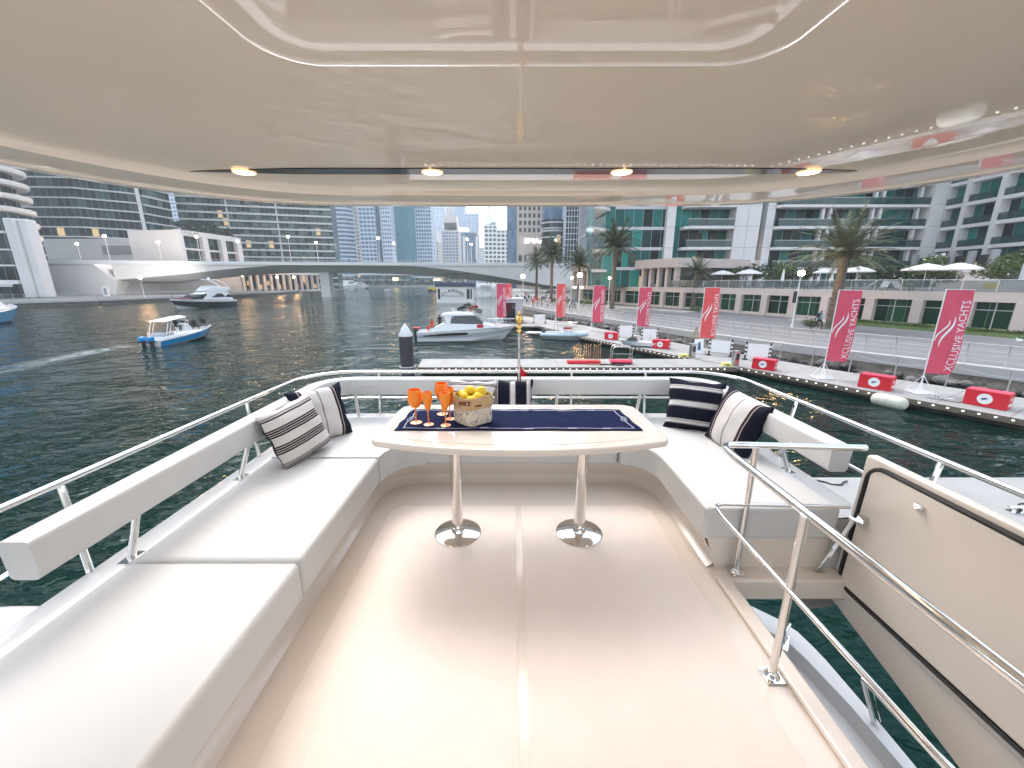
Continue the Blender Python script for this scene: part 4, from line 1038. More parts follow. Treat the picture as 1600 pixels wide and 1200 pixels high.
# bushes on the podium edge
for i,(px,py) in enumerate(((270,352),(300,352),(330,358),(352,362))):
    p=pY(px,py,186); shrub('podium_tree',['dark tree at the left of the podium roof','dark tree second from the left on the podium roof','dark tree third from the left on the podium roof','dark tree at the right of the podium roof'][i],'tree',(p.x,p.y),p.z-4,4.0,4.0,3,700,.6,20+i,'leaf','trees on the podium roof',0,.5)
# --- skyline beyond the bridge

def sky_tower(name,label,px0,px1,Y,top,gl,wl,bay=3.2,fh=3.4,pw=.6,sh=1.0,dep=22,tilt=0,crown=None,pyr=380):
    if 200<Y<360 and px0<700: Y=Y+110
    a=XY(px0,pyr,Y); b=XY(px1,pyr,Y+tilt)
    r,L=face_root(name,label,'tower',a,b,1.6)
    if top<200: top=ztop((px0+px1)/2,top,Y) if top>322 else top
    gridded(r,L,dep,top-1.6,fh,bay,M[gl],M[wl],pw,sh,crown=crown); return r,L
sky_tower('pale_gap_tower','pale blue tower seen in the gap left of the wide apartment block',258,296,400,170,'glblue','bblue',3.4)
for (x_,y_,w_,h_,lb_) in ((-215,120,44,150,'dark glass tower beyond the left edge of the view, mirrored in the near water'),(-190,40,46,130,'second dark glass tower beyond the left edge, mirrored in the near water')):
    r,L=face_root('mirrored_tower',lb_,'tower',(x_,y_),(x_+w_*.6,y_+w_*.8),1.3); banded(r,L,24,h_,6.6,M['gldark'],M['bgrey'],over=.8,st=.6)
T=lambda py,Y: pY(700,py,Y).z
# rounded balcony tower 520-552
a=XY(524,380,225)
e_=empty('curved_balcony_tower',(XY(536,380,370)[0],372,1.6),'pale blue tower with curved white balconies, right of the wide block','tower')
m=MB(); m.lathe([(9.5,0),(9.5,100)],n=28); m.build('glazed_core',M['glblue'],e_,smooth=True)
q=MB(); q.lathe([(9.4,0),(11.2,0),(11.2,1.25),(9.4,1.25)],n=28); me=q.mesh('curved_balcony',M['bblue'],True)
for k in range(29): kid('curved_balcony',me,e_,(0,0,1.5+3.4*k))
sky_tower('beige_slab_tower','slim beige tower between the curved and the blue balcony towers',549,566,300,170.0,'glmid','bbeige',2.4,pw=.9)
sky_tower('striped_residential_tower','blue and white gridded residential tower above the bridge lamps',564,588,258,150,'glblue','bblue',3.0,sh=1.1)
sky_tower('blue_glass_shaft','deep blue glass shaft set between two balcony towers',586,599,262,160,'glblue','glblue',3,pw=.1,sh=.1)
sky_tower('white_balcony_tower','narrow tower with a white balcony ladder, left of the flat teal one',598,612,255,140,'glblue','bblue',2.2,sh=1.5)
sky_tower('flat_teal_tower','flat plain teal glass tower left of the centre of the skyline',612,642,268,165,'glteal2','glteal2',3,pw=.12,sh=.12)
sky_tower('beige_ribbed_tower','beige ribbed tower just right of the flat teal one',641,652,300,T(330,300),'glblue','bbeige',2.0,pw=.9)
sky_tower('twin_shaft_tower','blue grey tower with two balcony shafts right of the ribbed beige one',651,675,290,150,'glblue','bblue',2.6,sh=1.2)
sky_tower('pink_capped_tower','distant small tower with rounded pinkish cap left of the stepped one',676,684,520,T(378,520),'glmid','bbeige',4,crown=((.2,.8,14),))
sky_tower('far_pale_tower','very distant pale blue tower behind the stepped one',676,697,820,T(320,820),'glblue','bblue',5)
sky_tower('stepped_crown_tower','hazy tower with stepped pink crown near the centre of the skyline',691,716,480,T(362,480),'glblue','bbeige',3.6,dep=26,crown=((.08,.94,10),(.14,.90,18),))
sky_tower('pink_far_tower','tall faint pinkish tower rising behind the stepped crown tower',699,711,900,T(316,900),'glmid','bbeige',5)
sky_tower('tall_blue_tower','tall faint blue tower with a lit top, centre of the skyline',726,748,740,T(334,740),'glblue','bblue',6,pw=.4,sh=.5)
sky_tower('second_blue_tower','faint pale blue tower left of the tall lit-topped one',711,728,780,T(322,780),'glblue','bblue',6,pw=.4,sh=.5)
r,L=sky_tower('portal_tower','blue glass tower framed by white pillars with a lit sign, behind the bridge lamps',721,745,420,T(366,420),'glblue','glblue',4,pw=.2,sh=.2)
for k in (.17,1.0):
    m=MB(); m.box(L*k-1.2,L*k+1.2,-1.2,1,0,T(372,420)); m.build('white_pillar',M['paint'],r)
m=MB(); m.box(-1.5,L*.5,-1.0,-.5,T(366,420)+1,T(362,420)+1.6); m.build('lit_sign',mat('sign_white_light',(1,1,1),.5,emis=(.95,1,1),es=2.2),r)
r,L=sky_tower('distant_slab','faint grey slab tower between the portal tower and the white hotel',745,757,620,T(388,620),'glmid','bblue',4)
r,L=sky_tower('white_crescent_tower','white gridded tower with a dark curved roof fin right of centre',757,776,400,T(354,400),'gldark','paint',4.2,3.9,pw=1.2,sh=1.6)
m=MB(); z_=T(354,400)-1.6; P_=[(L*.25,z_),(L*.95,z_),(L*.95,z_+5)]+[(L*(.95-.7*t),z_+5*(1-t)**.5+.3) for t in (.2,.4,.6,.8,.99)]
m.v=[(x,2,z) for x,z in P_]+[(x,6,z) for x,z in P_]; n=len(P_); m.face(*range(n)); m.face(*range(2*n-1,n-1,-1)); [m.face(i,(i+1)%n,n+(i+1)%n,n+i) for i in range(n)]; m.build('roof_fin',M['bgrey'],r)
sky_tower('white_stepped_wing','lower white gridded wing beside the crescent tower',776,796,402,T(361,402),'gldark','paint',4.2,3.9,pw=1.2,sh=1.6)
e_=empty('spired_tower',(XY(764,340,900)[0],900,1.6),'very faint spired tower behind the crescent roof','tower')
zz=T(350,900); m=MB(); m.rbox(0,0,0,16,16,zz,0); m.build('shaft',M['bblue'],e_); m=MB(); m.lathe([(9,zz),(7.5,zz+14),(3,zz+26),(.3,zz+44)],n=6); m.build('spire',M['bblue'],e_)
# beige hotel, sign, dark drum, blue grid tower
p0=XY(797,380,205); p1=XY(853,380,205)
r,L=face_root('beige_hotel_tower','beige tower with punched windows and bright lettering behind the palms','tower',p0,p1,1.6)
z1=72; zw=pY(820,368,205).z-1.6
m=MB(); m.box(0,L,0,20,0,z1); m.build('wall',M['bbeige'],r)
m=MB(); m.box(-1.5,3.0,-.6,8,0,z1); m.build('glass_edge',M['glblue'],r)
n=5
wm=MB(); wm.box(-.8,.8,-.1,-.003,0,1.9); wmm=wm.mesh('window',M['gldark']); k=0
for i in range(6):
    for j in range(14):
        x=5+(L-6.5)*i/5; kid('window',wmm,r,(x,0,zw+1.5+j*3.3))
for i in range(2):
    for j in range(2): kid('window',wmm,r,(5+i*2.8,0,zw-12-j*4),sc=(1,1,1.5))
fm=MB()
for i in range(7): x=5+(L-6.5)*(i-.5)/5; fm.box(x-.5,x+.5,-.5,-.003,zw,z1)
fm.build('ribs',M['bbeige'],r)
m=MB(); m.box(L*.45,L+1.2,-2.6,-.003,0,pY(820,371,205).z-1.6); m.build('sign_block',M['bbeige'],r)
tw=text('EMAAR',3.1,mat('lit_letters',(1,1,1),.5,emis=(1,.95,.9),es=1.6),r,(L*.74,-2.8,pY(820,377.5,205).z-1.6),(R(90),0,0),sx=1.25)
e_=empty('dark_drum_building',(XY(866,380,186)[0],190,1.6),'dark cylindrical glass building with curved bands behind the palms','tower')
m=MB(); m.lathe([(5.6,0),(5.6,T(349,186))],n=32); m.build('lower_drum',M['gldark'],e_,smooth=True)
for z_ in (T(362,186),T(358,186),T(349,186),T(372,186)):
    m=MB(); m.lathe([(5.6,z_-1.6),(6.1,z_-1.6),(6.1,z_-1),(5.6,z_-1)],n=32); m.build('curved_band',M['boatlg'],e_,smooth=True)
m=MB(); m.box(-4.5,5.0,1,10,0,75); m.build('upper_shaft',M['glblue'],e_)
r,L=sky_tower('blue_grid_tower','blue glass tower with a fine pale grid beside the vertical sign',883,905,180,80,'gldark','bblue',1.15,2.3,pw=.16,sh=.22,dep=16)
p0=XY(905,380,176); p1=XY(918,380,176)
r,L=face_root('sign_tower','beige tower edge carrying tall white vertical letters, black strip at its right','tower',p0,p1,1.6)
m=MB(); m.box(0,L,0,14,0,75); m.build('wall',M['bpink'],r); m=MB(); m.box(L,L+.7,-.6,13,0,75); m.build('black_strip',M['bdark'],r)
for i,ch in enumerate('DIED7L'):
    text(ch,2.1,bpy.data.materials['lit_letters'],r,(L*.52,-.14,pY(910,368-[0,5.2,10.2,17,29,38][i],176).z-1.6),(R(90),R(-90),0),ext=.05,sx=1.2)
r,L=sky_tower('pale_glass_side','pale blue glass facade between the sign tower and the teal hotel',919,936,120,46,'glblue','boatlg',2.2,3.3,pw=.15,sh=.25,dep=14)
# =============== bridge ===================================================================
bp0,bp1=Vector((XY(40,408,112))),Vector((XY(905,411,148)))
br,BL=face_root('road_bridge','long pale concrete road bridge with a shallow arched underside crossing the marina','bridge',bp0,bp1,0)
def bs_pos(px,py):
    r=_ray(px,py); d=Vector((r[0],r[1])).normalized(); a=bp0; t=(bp1-bp0).normalized(); return (a.x*d.y-a.y*d.x)/(t.y*d.x-t.x*d.y)
def bz(px,py):
    s_=bs_pos(px,py); p=bp0+(bp1-bp0).normalized()*s_; return s_,zat(px,py,p)
topP=[bz(x,406.5 if x<300 else 408+ (x-300)*.006) for x in (40,150,300,450,600,750,905)]
fas=[bz(*p) for p in ((40,413),(145,412.5),(180,437),(200,436),(257,431),(300,427),(360,420),(450,413),(520,412.8),(600,413.4),(650,416),(700,421),(750,428),(800,436),(850,445),(905,452))]
fas=[fas[0],fas[1]]+fas[2:]
soff=[bz(*p) for p in ((180,441),(257,440),(300,436),(360,430),(400,427),(450,425),(520,424.5),(600,426),(650,429),(700,433),(750,438),(800,443),(850,448),(905,453))]
def interp(P,s_):
    if s_<=P[0][0]: return P[0][1]
    for a,b in zip(P[:-1],P[1:]):
        if s_<=b[0]: return a[1]+(b[1]-a[1])*(s_-a[0])/(b[0]-a[0])
    return P[-1][1]
s0=fas[2][0]; N_=60
WB=17
m=MB(); n0=0
for i in range(N_+1):
    s_=s0+(BL-s0)*i/N_; zf=interp(fas,s_); zt__=interp(topP,s_)-.9; zg=min(zf,interp(soff,s_)) 
    m.v+=[(s_,0,zt__),(s_,0,zf),(s_,4.5,zg-.0),(s_,WB-4.5,zg),(s_,WB,zf),(s_,WB,zt__)]
for i in range(N_):
    for k in range(6): l=(k+1)%6; a=i*6; m.face(a+k,a+6+k,a+6+l,a+l)
m.face(5,4,3,2,1,0); m.build('deck_girder',mat('bridge_concrete',(.78,.76,.73),.7,var=(.3,.06)),br)
m=MB()
for a,b in zip(topP[:-1],topP[1:]):
    for (y0,y1) in ((-.35,0.0),(WB,WB+.35)):
        n=len(m.v); m.v+=[(a[0],y0,a[1]-1.0),(b[0],y0,b[1]-1.0),(b[0],y1,b[1]-1.0),(a[0],y1,a[1]-1.0),(a[0],y0,a[1]),(b[0],y0,b[1]),(b[0],y1,b[1]),(a[0],y1,a[1])]
        for f in ((0,3,2,1),(4,5,6,7),(0,1,5,4),(3,7,6,2)): m.face(*[n+q for q in f])
m.build('parapet',M['paint'],br)
m=MB(); m.tube([(a,-.1,z+.45) for a,z in topP],.05,5); 
m.build('handrail',M['dsteel'],br)
for i in range(60): s_=2+i*(BL-4)/59; z_=interp(topP,s_); q=MB(); q.box(s_-.03,s_+.03,-.13,-.07,z_,z_+.45); q.build('rail_post',M['dsteel'],br)
m=MB(); sA_,zA=bz(45,412); sB,zB=bz(145,412); sC,zC=bz(183,441)
m.v=[(sA_-2,-.02,ZQ),(sC-1,-.02,ZQ),(sC,-.02,zC),(sB,-.02,interp(topP,sB)-1),(sA_-2,-.02,interp(topP,sA_)-1)]; m.v+=[(x,WB,z) for x,y,z in m.v]
m.face(4,3,2,1,0); m.face(5,6,7,8,9); [m.face(i,(i+1)%5,5+(i+1)%5,5+i) for i in range(5)]
m.build('abutment',M['bwhite'],br)
s_,z_=bz(503,450); m=MB(); m.box(s_-1.4,s_+1.4,5,12,-1,interp(soff,s_)+.2); m.build('pier',M['bwhite'],br)
# railings, shops and columns under the bridge on the left quay
p0=XY(336,447,150); p1=XY(500,445,196)
r,L=face_root('quay_colonnade','row of shops with pale columns and warm lights under the bridge','building',(p0[0],p0[1]+6),p1,ZQ)
m=MB(); m.box(0,L,1.5,10,0,6.5); m.build('glazed_wall',M['gldark'],r); m=MB(); m.box(-.5,L+.5,-.5,10.5,6.503,7.6); m.build('roof',M['bwhite'],r)
for i in range(15):
    x=1+(L-2)*i/14; q=MB(); q.box(x-.45,x+.45,-.2,.7,0,6.5); q.build('column',M['bpink'],r)
for i in range(9):
    x=4+(L-7)*i/8+(i%3)*.5; q=MB(); q.box(x,x+1.3,1.4,1.498,.6+(i%2)*1.5,2.4+(i%2)*1.5); q.build('lit_window',M['lwin'],r)
m=MB(); x0_=-60
p0=XY(150,455,112); p1=XY(330,448,140)
r,L=face_root('underpass_wall','grey retaining wall in the shade under the bridge, left part','wall',(p0[0],p0[1]+6),(p1[0],p1[1]+16),ZQ)
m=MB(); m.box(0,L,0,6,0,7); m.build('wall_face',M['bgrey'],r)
# railing on the left quay
def run_rail(name,label,P,z,h,step,mt,posts='post',cur=0,r1=.035,nr=(1,),glass=None,limit=95,off=0):
    e_=empty(name,(P[0][0],P[0][1],z),label,'railing')
    tot=sum((Vector(b)-Vector(a)).length for a,b in zip(P[:-1],P[1:])); n=min(limit,int(tot/step)); PV=[Vector(p) for p in P]
    ends=[along(PV,tot*i/n*.999) for i in range(n+1)]
    pp=MB(); pts=[(0,0),(-.03,.35),(-.02,.7),(cur*.6,.92),(cur,1.0)] if cur else [(0,0),(0,1)]
    pp.tube([(a,0,b*h) for a,b in pts],r1,6); me=pp.mesh(posts,mt,True)
    for p,t in ends: kid(posts,me,e_,(p.x-P[0][0],p.y-P[0][1],0),rz=atan2(t.y,t.x)+pi/2)
    for k in nr:
        m=MB(); m.tube([(p.x-P[0][0]-t.y*cur*(1 if k==1 else 0),p.y-P[0][1]+t.x*cur*(1 if k==1 else 0),h*k) for p,t in ends],r1*.8 if k==1 else r1*.35,5); m.build('rail',mt,e_,smooth=True)
    if glass:
        m=MB()
        for (p,t),(q,u) in zip(ends[:-1],ends[1:]): 
            a=(p.x-P[0][0],p.y-P[0][1]); b=(q.x-P[0][0],q.y-P[0][1]); m.quad((*a,.12),(*b,.12),(*b,h*.85),(*a,h*.85))
        m.build('infill',glass,e_)
    return e_
run_rail('quay_railing','low metal railing along the far left quay',[(-110,84),(-91,90),(-89.5,103),(-89.5,141),(-94,173)],ZQ,1.1,1.7,M['dsteel'],nr=(1,.7,.4))
# distant low buildings and trees seen under the bridge
for i,(a,b,Y,t_,lb_) in enumerate(((470,545,345,432,'low grey waterside block behind the bridge pier'),(560,640,360,430,'low pale pavilion with white roof line far under the bridge'),(640,720,380,434,'low hazy waterside block right of the pavilion'),(400,470,300,425,'grey waterside building behind the shops'))):
    p0=XY(a,440,Y);p1=XY(b,440,Y); r,L=face_root('waterside_block',lb_,'building',p0,p1,1.6)
    zt__=T(t_,Y)-1.6; m=MB(); m.box(0,L,0,10,0,zt__); m.build('glazed_wall',M['glmid'],r); m=MB(); m.box(-1,L+1,-1,10,zt__+.003,zt__+.9); m.build('roof',M['bwhite'],r); m=MB(); m.box(-.5,L+.5,-.8,.0,zt__*.5,zt__*.5+.5); m.build('slab',M['bwhite'],r)
rnd=random.Random(5)
for i in range(16):
    px=480+i*16+rnd.uniform(-4,4); p=pY(px,446,338+rnd.uniform(0,6)); shrub('waterfront_tree',f'small hazy dark green tree on the far bank under the bridge','tree',(p.x,p.y),1.6,2.8,2.8,2.2,200,.6,40+i,'leaf','trees on the far bank',0,1.0)
# =============== people ====================================================================
def person_mesh(pose):
    V={'pel':(0,0,.93,.125),'spi':(0,0,1.12,.115),'che':(0,.0,1.31,.135),'nek':(0,0,1.47,.052),'hed':(0,.02,1.56,.082),'top':(0,.01,1.66,.078)}
    for s,k in ((-1,'l'),(1,'r')):
        V['sh'+k]=(s*.165,0,1.39,.055); V['el'+k]=(s*.215,-.02,1.12,.042); V['wr'+k]=(s*.225,.06,.90,.028); V['ha'+k]=(s*.225,.09,.82,.034)
        V['hi'+k]=(s*.085,0,.88,.088); V['kn'+k]=(s*.095,.02,.49,.058); V['an'+k]=(s*.095,-.02,.09,.038); V['to'+k]=(s*.105,.12,.035,.034)
    def mv(n,d): x,y,z,r=V[n]; V[n]=(x+d[0],y+d[1],z+d[2],r)
    if pose in ('walk','run'):
        q=1 if pose=='walk' else 1.9
        mv('knr',(0,.16*q,.02*q)); mv('anr',(0,.26,.03)); mv('tor',(0,.26,.06)); mv('knl',(0,-.06,0)); mv('anl',(0,-.34*q,.06*q)); mv('tol',(0,-.36*q,.02))
        mv('ell',(0,.10*q,.02)); mv('wrl',(0,.24*q,.08*q)); mv('hal',(0,.29*q,.14*q)); mv('elr',(0,-.14*q,.04)); mv('wrr',(0,-.16,.04*q)); mv('har',(0,-.14,.05*q))
        if pose=='run':
            for n in ('che','nek','hed','top','shl','shr'): mv(n,(0,.08,0))
    if pose=='sit':
        for k in 'lr':
            mv('kn'+k,(0,.42,.40)); mv('an'+k,(0,.44,.36)); mv('to'+k,(0,.42,.36)); mv('wr'+k,(0,.18,.10)); mv('ha'+k,(0,.24,.12))
        V={k:(x,y,z-.45,r) for k,(x,y,z,r) in V.items()}
    E=[('pel','spi'),('spi','che'),('che','nek'),('nek','hed'),('hed','top')]
    for k in 'lr': E+=[('che','sh'+k),('sh'+k,'el'+k),('el'+k,'wr'+k),('wr'+k,'ha'+k),('pel','hi'+k),('hi'+k,'kn'+k),('kn'+k,'an'+k),('an'+k,'to'+k)]
    names=list(V); me=bpy.data.meshes.new('body'); me.from_pydata([V[n][:3] for n in names],[(names.index(a),names.index(b)) for a,b in E],[])
    o=bpy.data.objects.new('body',me); COL.objects.link(o); md=o.modifiers.new('s','SKIN')
    for i,n in enumerate(names): me.skin_vertices[0].data[i].radius=(V[n][3],V[n][3]*(.78 if n in('pel','spi','che') else 1))
    me.skin_vertices[0].data[0].use_root=True
    o.modifiers.new('ss','SUBSURF').levels=1; o.modifiers['ss'].render_levels=1
    bpy.context.view_layer.update(); r=bpy.data.meshes.new_from_object(o.evaluated_get(bpy.context.evaluated_depsgraph_get())); bpy.data.objects.remove(o); r.name='body'
    dz=-.45 if pose=='sit' else 0
    r.materials.clear()
    for k in ('cloth_blue','cloth_black','skin','hair'): r.materials.append(M[k])
    hx_,hy_,hz_,_=V['hed']
    for p in r.polygons:
        c=p.center; z=c.z-dz; mi=0
        if z>1.49: mi=3 if (z>1.63 or c.y<hy_-.01) else 2
        elif z>1.44: mi=2
        elif pose!='sit' and (abs(c.x)>.17 and z<.98): mi=2
        elif z<.93 : mi=1
        if pose=='sit' and abs(c.x)>.19 and c.y>.1: mi=2
        p.material_index=mi
    for p in r.polygons: p.use_smooth=True
    return r
PM={k:person_mesh(k) for k in ('stand','walk','run','sit')}
def person(x,y,z,rz,pose,shirt,pants,label,group=None,sc=1.0):
    o=bpy.data.objects.new('person',PM[pose]); COL.objects.link(o); o.location=(x,y,z); o.rotation_euler=(0,0,rz); o.scale=(sc,)*3
    for i,k in ((0,shirt),(1,pants)): o.material_slots[i].link='OBJECT'; o.material_slots[i].material=M[k]
    for i in (2,3): pass
    return tag(o,label,'person',group)
# =============== pontoons ===================================================================
ZD=.40
pon=empty('pontoon_walkway',(14.2,18.6,0),'long grey floating walkway carrying the red banners along the promenade','pontoon')
near=[Vector(p) for p in ((21.5,6.5),(18.6,11.0),(14.25,18.65),(12.4,21.9),(10.6,24.9),(8.5,29),(6.4,33.2),(4.6,38),(1.4,46),(-1,53))]
far=[Vector(p) for p in ((28,6.5),(22.4,13.2),(17.3,20.8),(15.1,25.4),(13.3,29.2),(11.6,33.0),(9.9,37.5),(7.8,43),(4.4,50),(2,54))]
poly=[(p.x,p.y) for p in near[::-1]]+[(p.x,p.y) for p in far]
def pb_(mb,name,mt,par=None,**k): return mb.build(name,mt,par or pon,world=True,**k)
m=MB(); m.prism(poly,ZD-.12,ZD); pb_(m,'deck',M['pont'],bevel=.01)
m=MB()
inn=offs(near,.25); out=offs(far,-.25)
m.prism([(p.x,p.y) for p in inn[::-1]]+[(p.x,p.y) for p in out],-.4,ZD-.123); pb_(m,'floats',M['pontedge'])
m=MB()
for i in range(len(near)-1):
    a,b=near[i],near[i+1]; t=(b-a).normalized(); nn=Vector((-t.y,t.x))*.06
    m.prism([(a.x,a.y),(b.x,b.y),(b.x+nn.x,b.y+nn.y),(a.x+nn.x,a.y+nn.y)],ZD-.20,ZD+.015)
pb_(m,'edge_timber',M['timber'])
m=MB()
for i in range(30):
    p,t=along(near,4+i*1.9); 
    q=p+Vector((t.y,-t.x))*3.6; nn=t*.012
    m.quad((p.x+nn.x,p.y+nn.y,ZD+.003),(p.x-nn.x,p.y-nn.y,ZD+.003),(q.x-nn.x,q.y-nn.y,ZD+.003),(q.x+nn.x,q.y+nn.y,ZD+.003))
pb_(m,'board_joints',M['timber'])
sm=MB(); sm.box(-.035,.035,-.02,.02,-.03,.015); stud=sm.mesh('edge_light',mat('stud_light',(.9,.88,.84),.4,emis=(1,.95,.85),es=.5))
for i in range(92):
    p,t=along(near,2.5+i*.40)
    if 21.4<p.y<24.3: continue
    kid('edge_light',stud,pon,(p.x-14.2-(-t.y)*-.06*0+(-t.y)*.07,p.y-18.6+t.x*.07,ZD-.06),rz=atan2(t.y,t.x))
# cross finger with its pile
fin=empty('cross_pontoon',(3,22.8,0),'grey cross pontoon behind the stern with red stanchions and a trolley on it','pontoon')
m=MB(); m.prism([(-5.2,21.45),(12.6,21.45),(11.1,23.95),(-5.5,23.95)],ZD-.12,ZD-.001); pb_(m,'deck',M['pont'],fin,bevel=.01)
m=MB(); m.prism([(-5,21.65),(12,21.65),(10.6,23.8),(-5.2,23.8)],-.4,ZD-.123); pb_(m,'floats',M['pontedge'],fin)
m=MB(); m.box(-5.2,12.4,21.38,21.447,ZD-.22,ZD+.012); pb_(m,'edge_timber',M['timber'],fin)
m=MB()
for i in range(8): m.box(-4+i*2.2,-3.98+i*2.2,21.5,23.9,ZD,ZD+.003)
pb_(m,'board_joints',M['timber'],fin)
for i in range(44): kid('edge_light',stud,fin,(-4.2-3+i*.37,21.36-22.8,ZD-.07))
for (x,y) in ((-2.6,23.7),(2.1,23.7),(7.2,23.7)):
    m=MB(); m.tube([(x-.14,y,ZD+.10),(x+.14,y,ZD+.10)],.02,6); m.tube([(x,y,ZD),(x,y,ZD+.1)],.03,6); pb_(m,'cleat',M['dsteel'],fin)
p2=empty('second_pontoon',(0,44,0),'far cross pontoon behind the moored white boat','pontoon')
m=MB(); m.prism([(-5.5,42.4),(3.1,42.4),(2.0,45.0),(-5.5,45.0)],ZD-.12,ZD-.001); pb_(m,'deck',M['pont'],p2); m=MB(); m.box(-5.3,2,42.6,44.8,-.4,ZD-.123); pb_(m,'floats',M['pontedge'],p2)
nb=empty('berth_pontoon',(9.5,5.6,0),'pale grey berth pontoon alongside the yacht, seen past the open hatch lid','pontoon')
m=MB(); m.box(5.7,14.8,1.5,8.75,ZD-.12,ZD); pb_(m,'deck',M['pont'],nb,bevel=.01); m=MB(); m.box(5.9,14.6,1.6,8.6,-.4,ZD-.123); pb_(m,'floats',M['pontedge'],nb)
m=MB(); P_=[(7.0+.9*t+.03*sin(t*20),8.45+.1*sin(t*7),ZD+.02+.01*sin(t*9)) for t in [i/16 for i in range(17)]]; m.tube(P_,.018,6)
o=m.build('mooring_rope',M['black'],None,smooth=True); tag(o,'black mooring rope lying on the berth pontoon beside the hatch lid','rope')
c_p=pz(1592,800,ZD); e_=empty('dock_cleat',(c_p.x,c_p.y,ZD),'steel dock cleat with black rope on the berth pontoon at the right edge','cleat')
m=MB(); m.box(-.2,.2,-.08,.08,0,.02); m.tube([(-.1,0,0),(-.1,0,.12)],.03,8); m.tube([(.1,0,0),(.1,0,.12)],.03,8); m.tube([(-.24,0,.12),(.24,0,.12)],.03,8); m.build('cleat_body',M['steel'],e_,smooth=True)
m=MB(); m.tube([(.05+.9*t,.02+.25*sin(t*4),.03) for t in [i/14 for i in range(15)]],.018,6); m.build('rope',M['black'],e_,smooth=True)
# piles
def pile(px,py,H,r,label,cap,capm):
    p=pz(px,py,ZD) ; e_=empty('mooring_pile',(p.x,p.y,-1.5),label,'pile')
    m=MB(); m.lathe([(r,0),(r,H)],n=24); m.build('shaft',M['pilegrey'],e_,smooth=True)
    m=MB(); m.lathe([(r*1.03,H-.02),(r*1.05,H+.04),(r*.55,H+cap*.6),(.01,H+cap)],n=24); m.build('cone_cap',capm,e_,smooth=True); return e_
pp=pz(637,574,ZD)
pile(637,574,1.5+2.15,.36,'dark steel mooring pile with white cone cap at the end of the cross pontoon',.68,M['paint'])
pile(810,500,1.5+2.1,.34,'dark mooring pile with yellow cone cap by the promenade kerb',.7,M['yellow'])
m=MB(); m.tube([(pp.x+.42*cos(t),pp.y+.42*sin(t),ZD+.05) for t in [2*pi*i/24 for i in range(24)]],.05,6,closed=True); o=m.build('pile_guide_ring',M['dsteel'],fin,world=True,smooth=True)
# fender
f0,f1=pz(1362,622,.2),pz(1418,634,.2)
m=MB(); d_=(f1-f0).normalized(); P_=[f0+d_*t*(f1-f0).length for t in (0,.04,.12,.25,.75,.88,.96,1)]; m.tube([(p.x,p.y,.22) for p in P_],[.10,.19,.25,.27,.27,.25,.19,.10],16)
o=m.build('dock_fender',mat('grubby_fender',(.62,.61,.52),.6,var=(2,.25)),None,smooth=True); tag(o,'fat grubby white fender floating against the walkway edge','fender')
# steel posts with chain behind the walkway
farp=offs(far,-.12)
pm_=MB(); pm_.tube([(0,0,0),(0,0,1.05)],.035,8); pme=pm_.mesh('guard_post',M['dsteel'],True)
last=None
for i in range(26):
    p,t=along(farp,5+i*1.75)
    o=bpy.data.objects.new('guard_post',pme); COL.objects.link(o); o.location=(p.x,p.y,ZD); tag(o,'thin grey steel guard post on the far edge of the walkway','post','guard posts along the walkway')
for (i0,i1,lb) in ((3,7,'black and white chain sagging between guard posts at the right end of the walkway'),(9,12,'black and white chain sagging between guard posts behind the middle red boxes')):
    m=MB(); a,_=along(farp,5+i0*1.75); b,_=along(farp,5+i1*1.75); P_=[]
    for k in range(25): q=k/24; P_.append((a.x+(b.x-a.x)*q,a.y+(b.y-a.y)*q,ZD+1.0-.25*(1-(2*((q*2)%1)-1)**2)))
    m.tube(P_,.018,6); tag(m.build('safety_chain',M['dsteel'],None,smooth=True),lb,'chain')
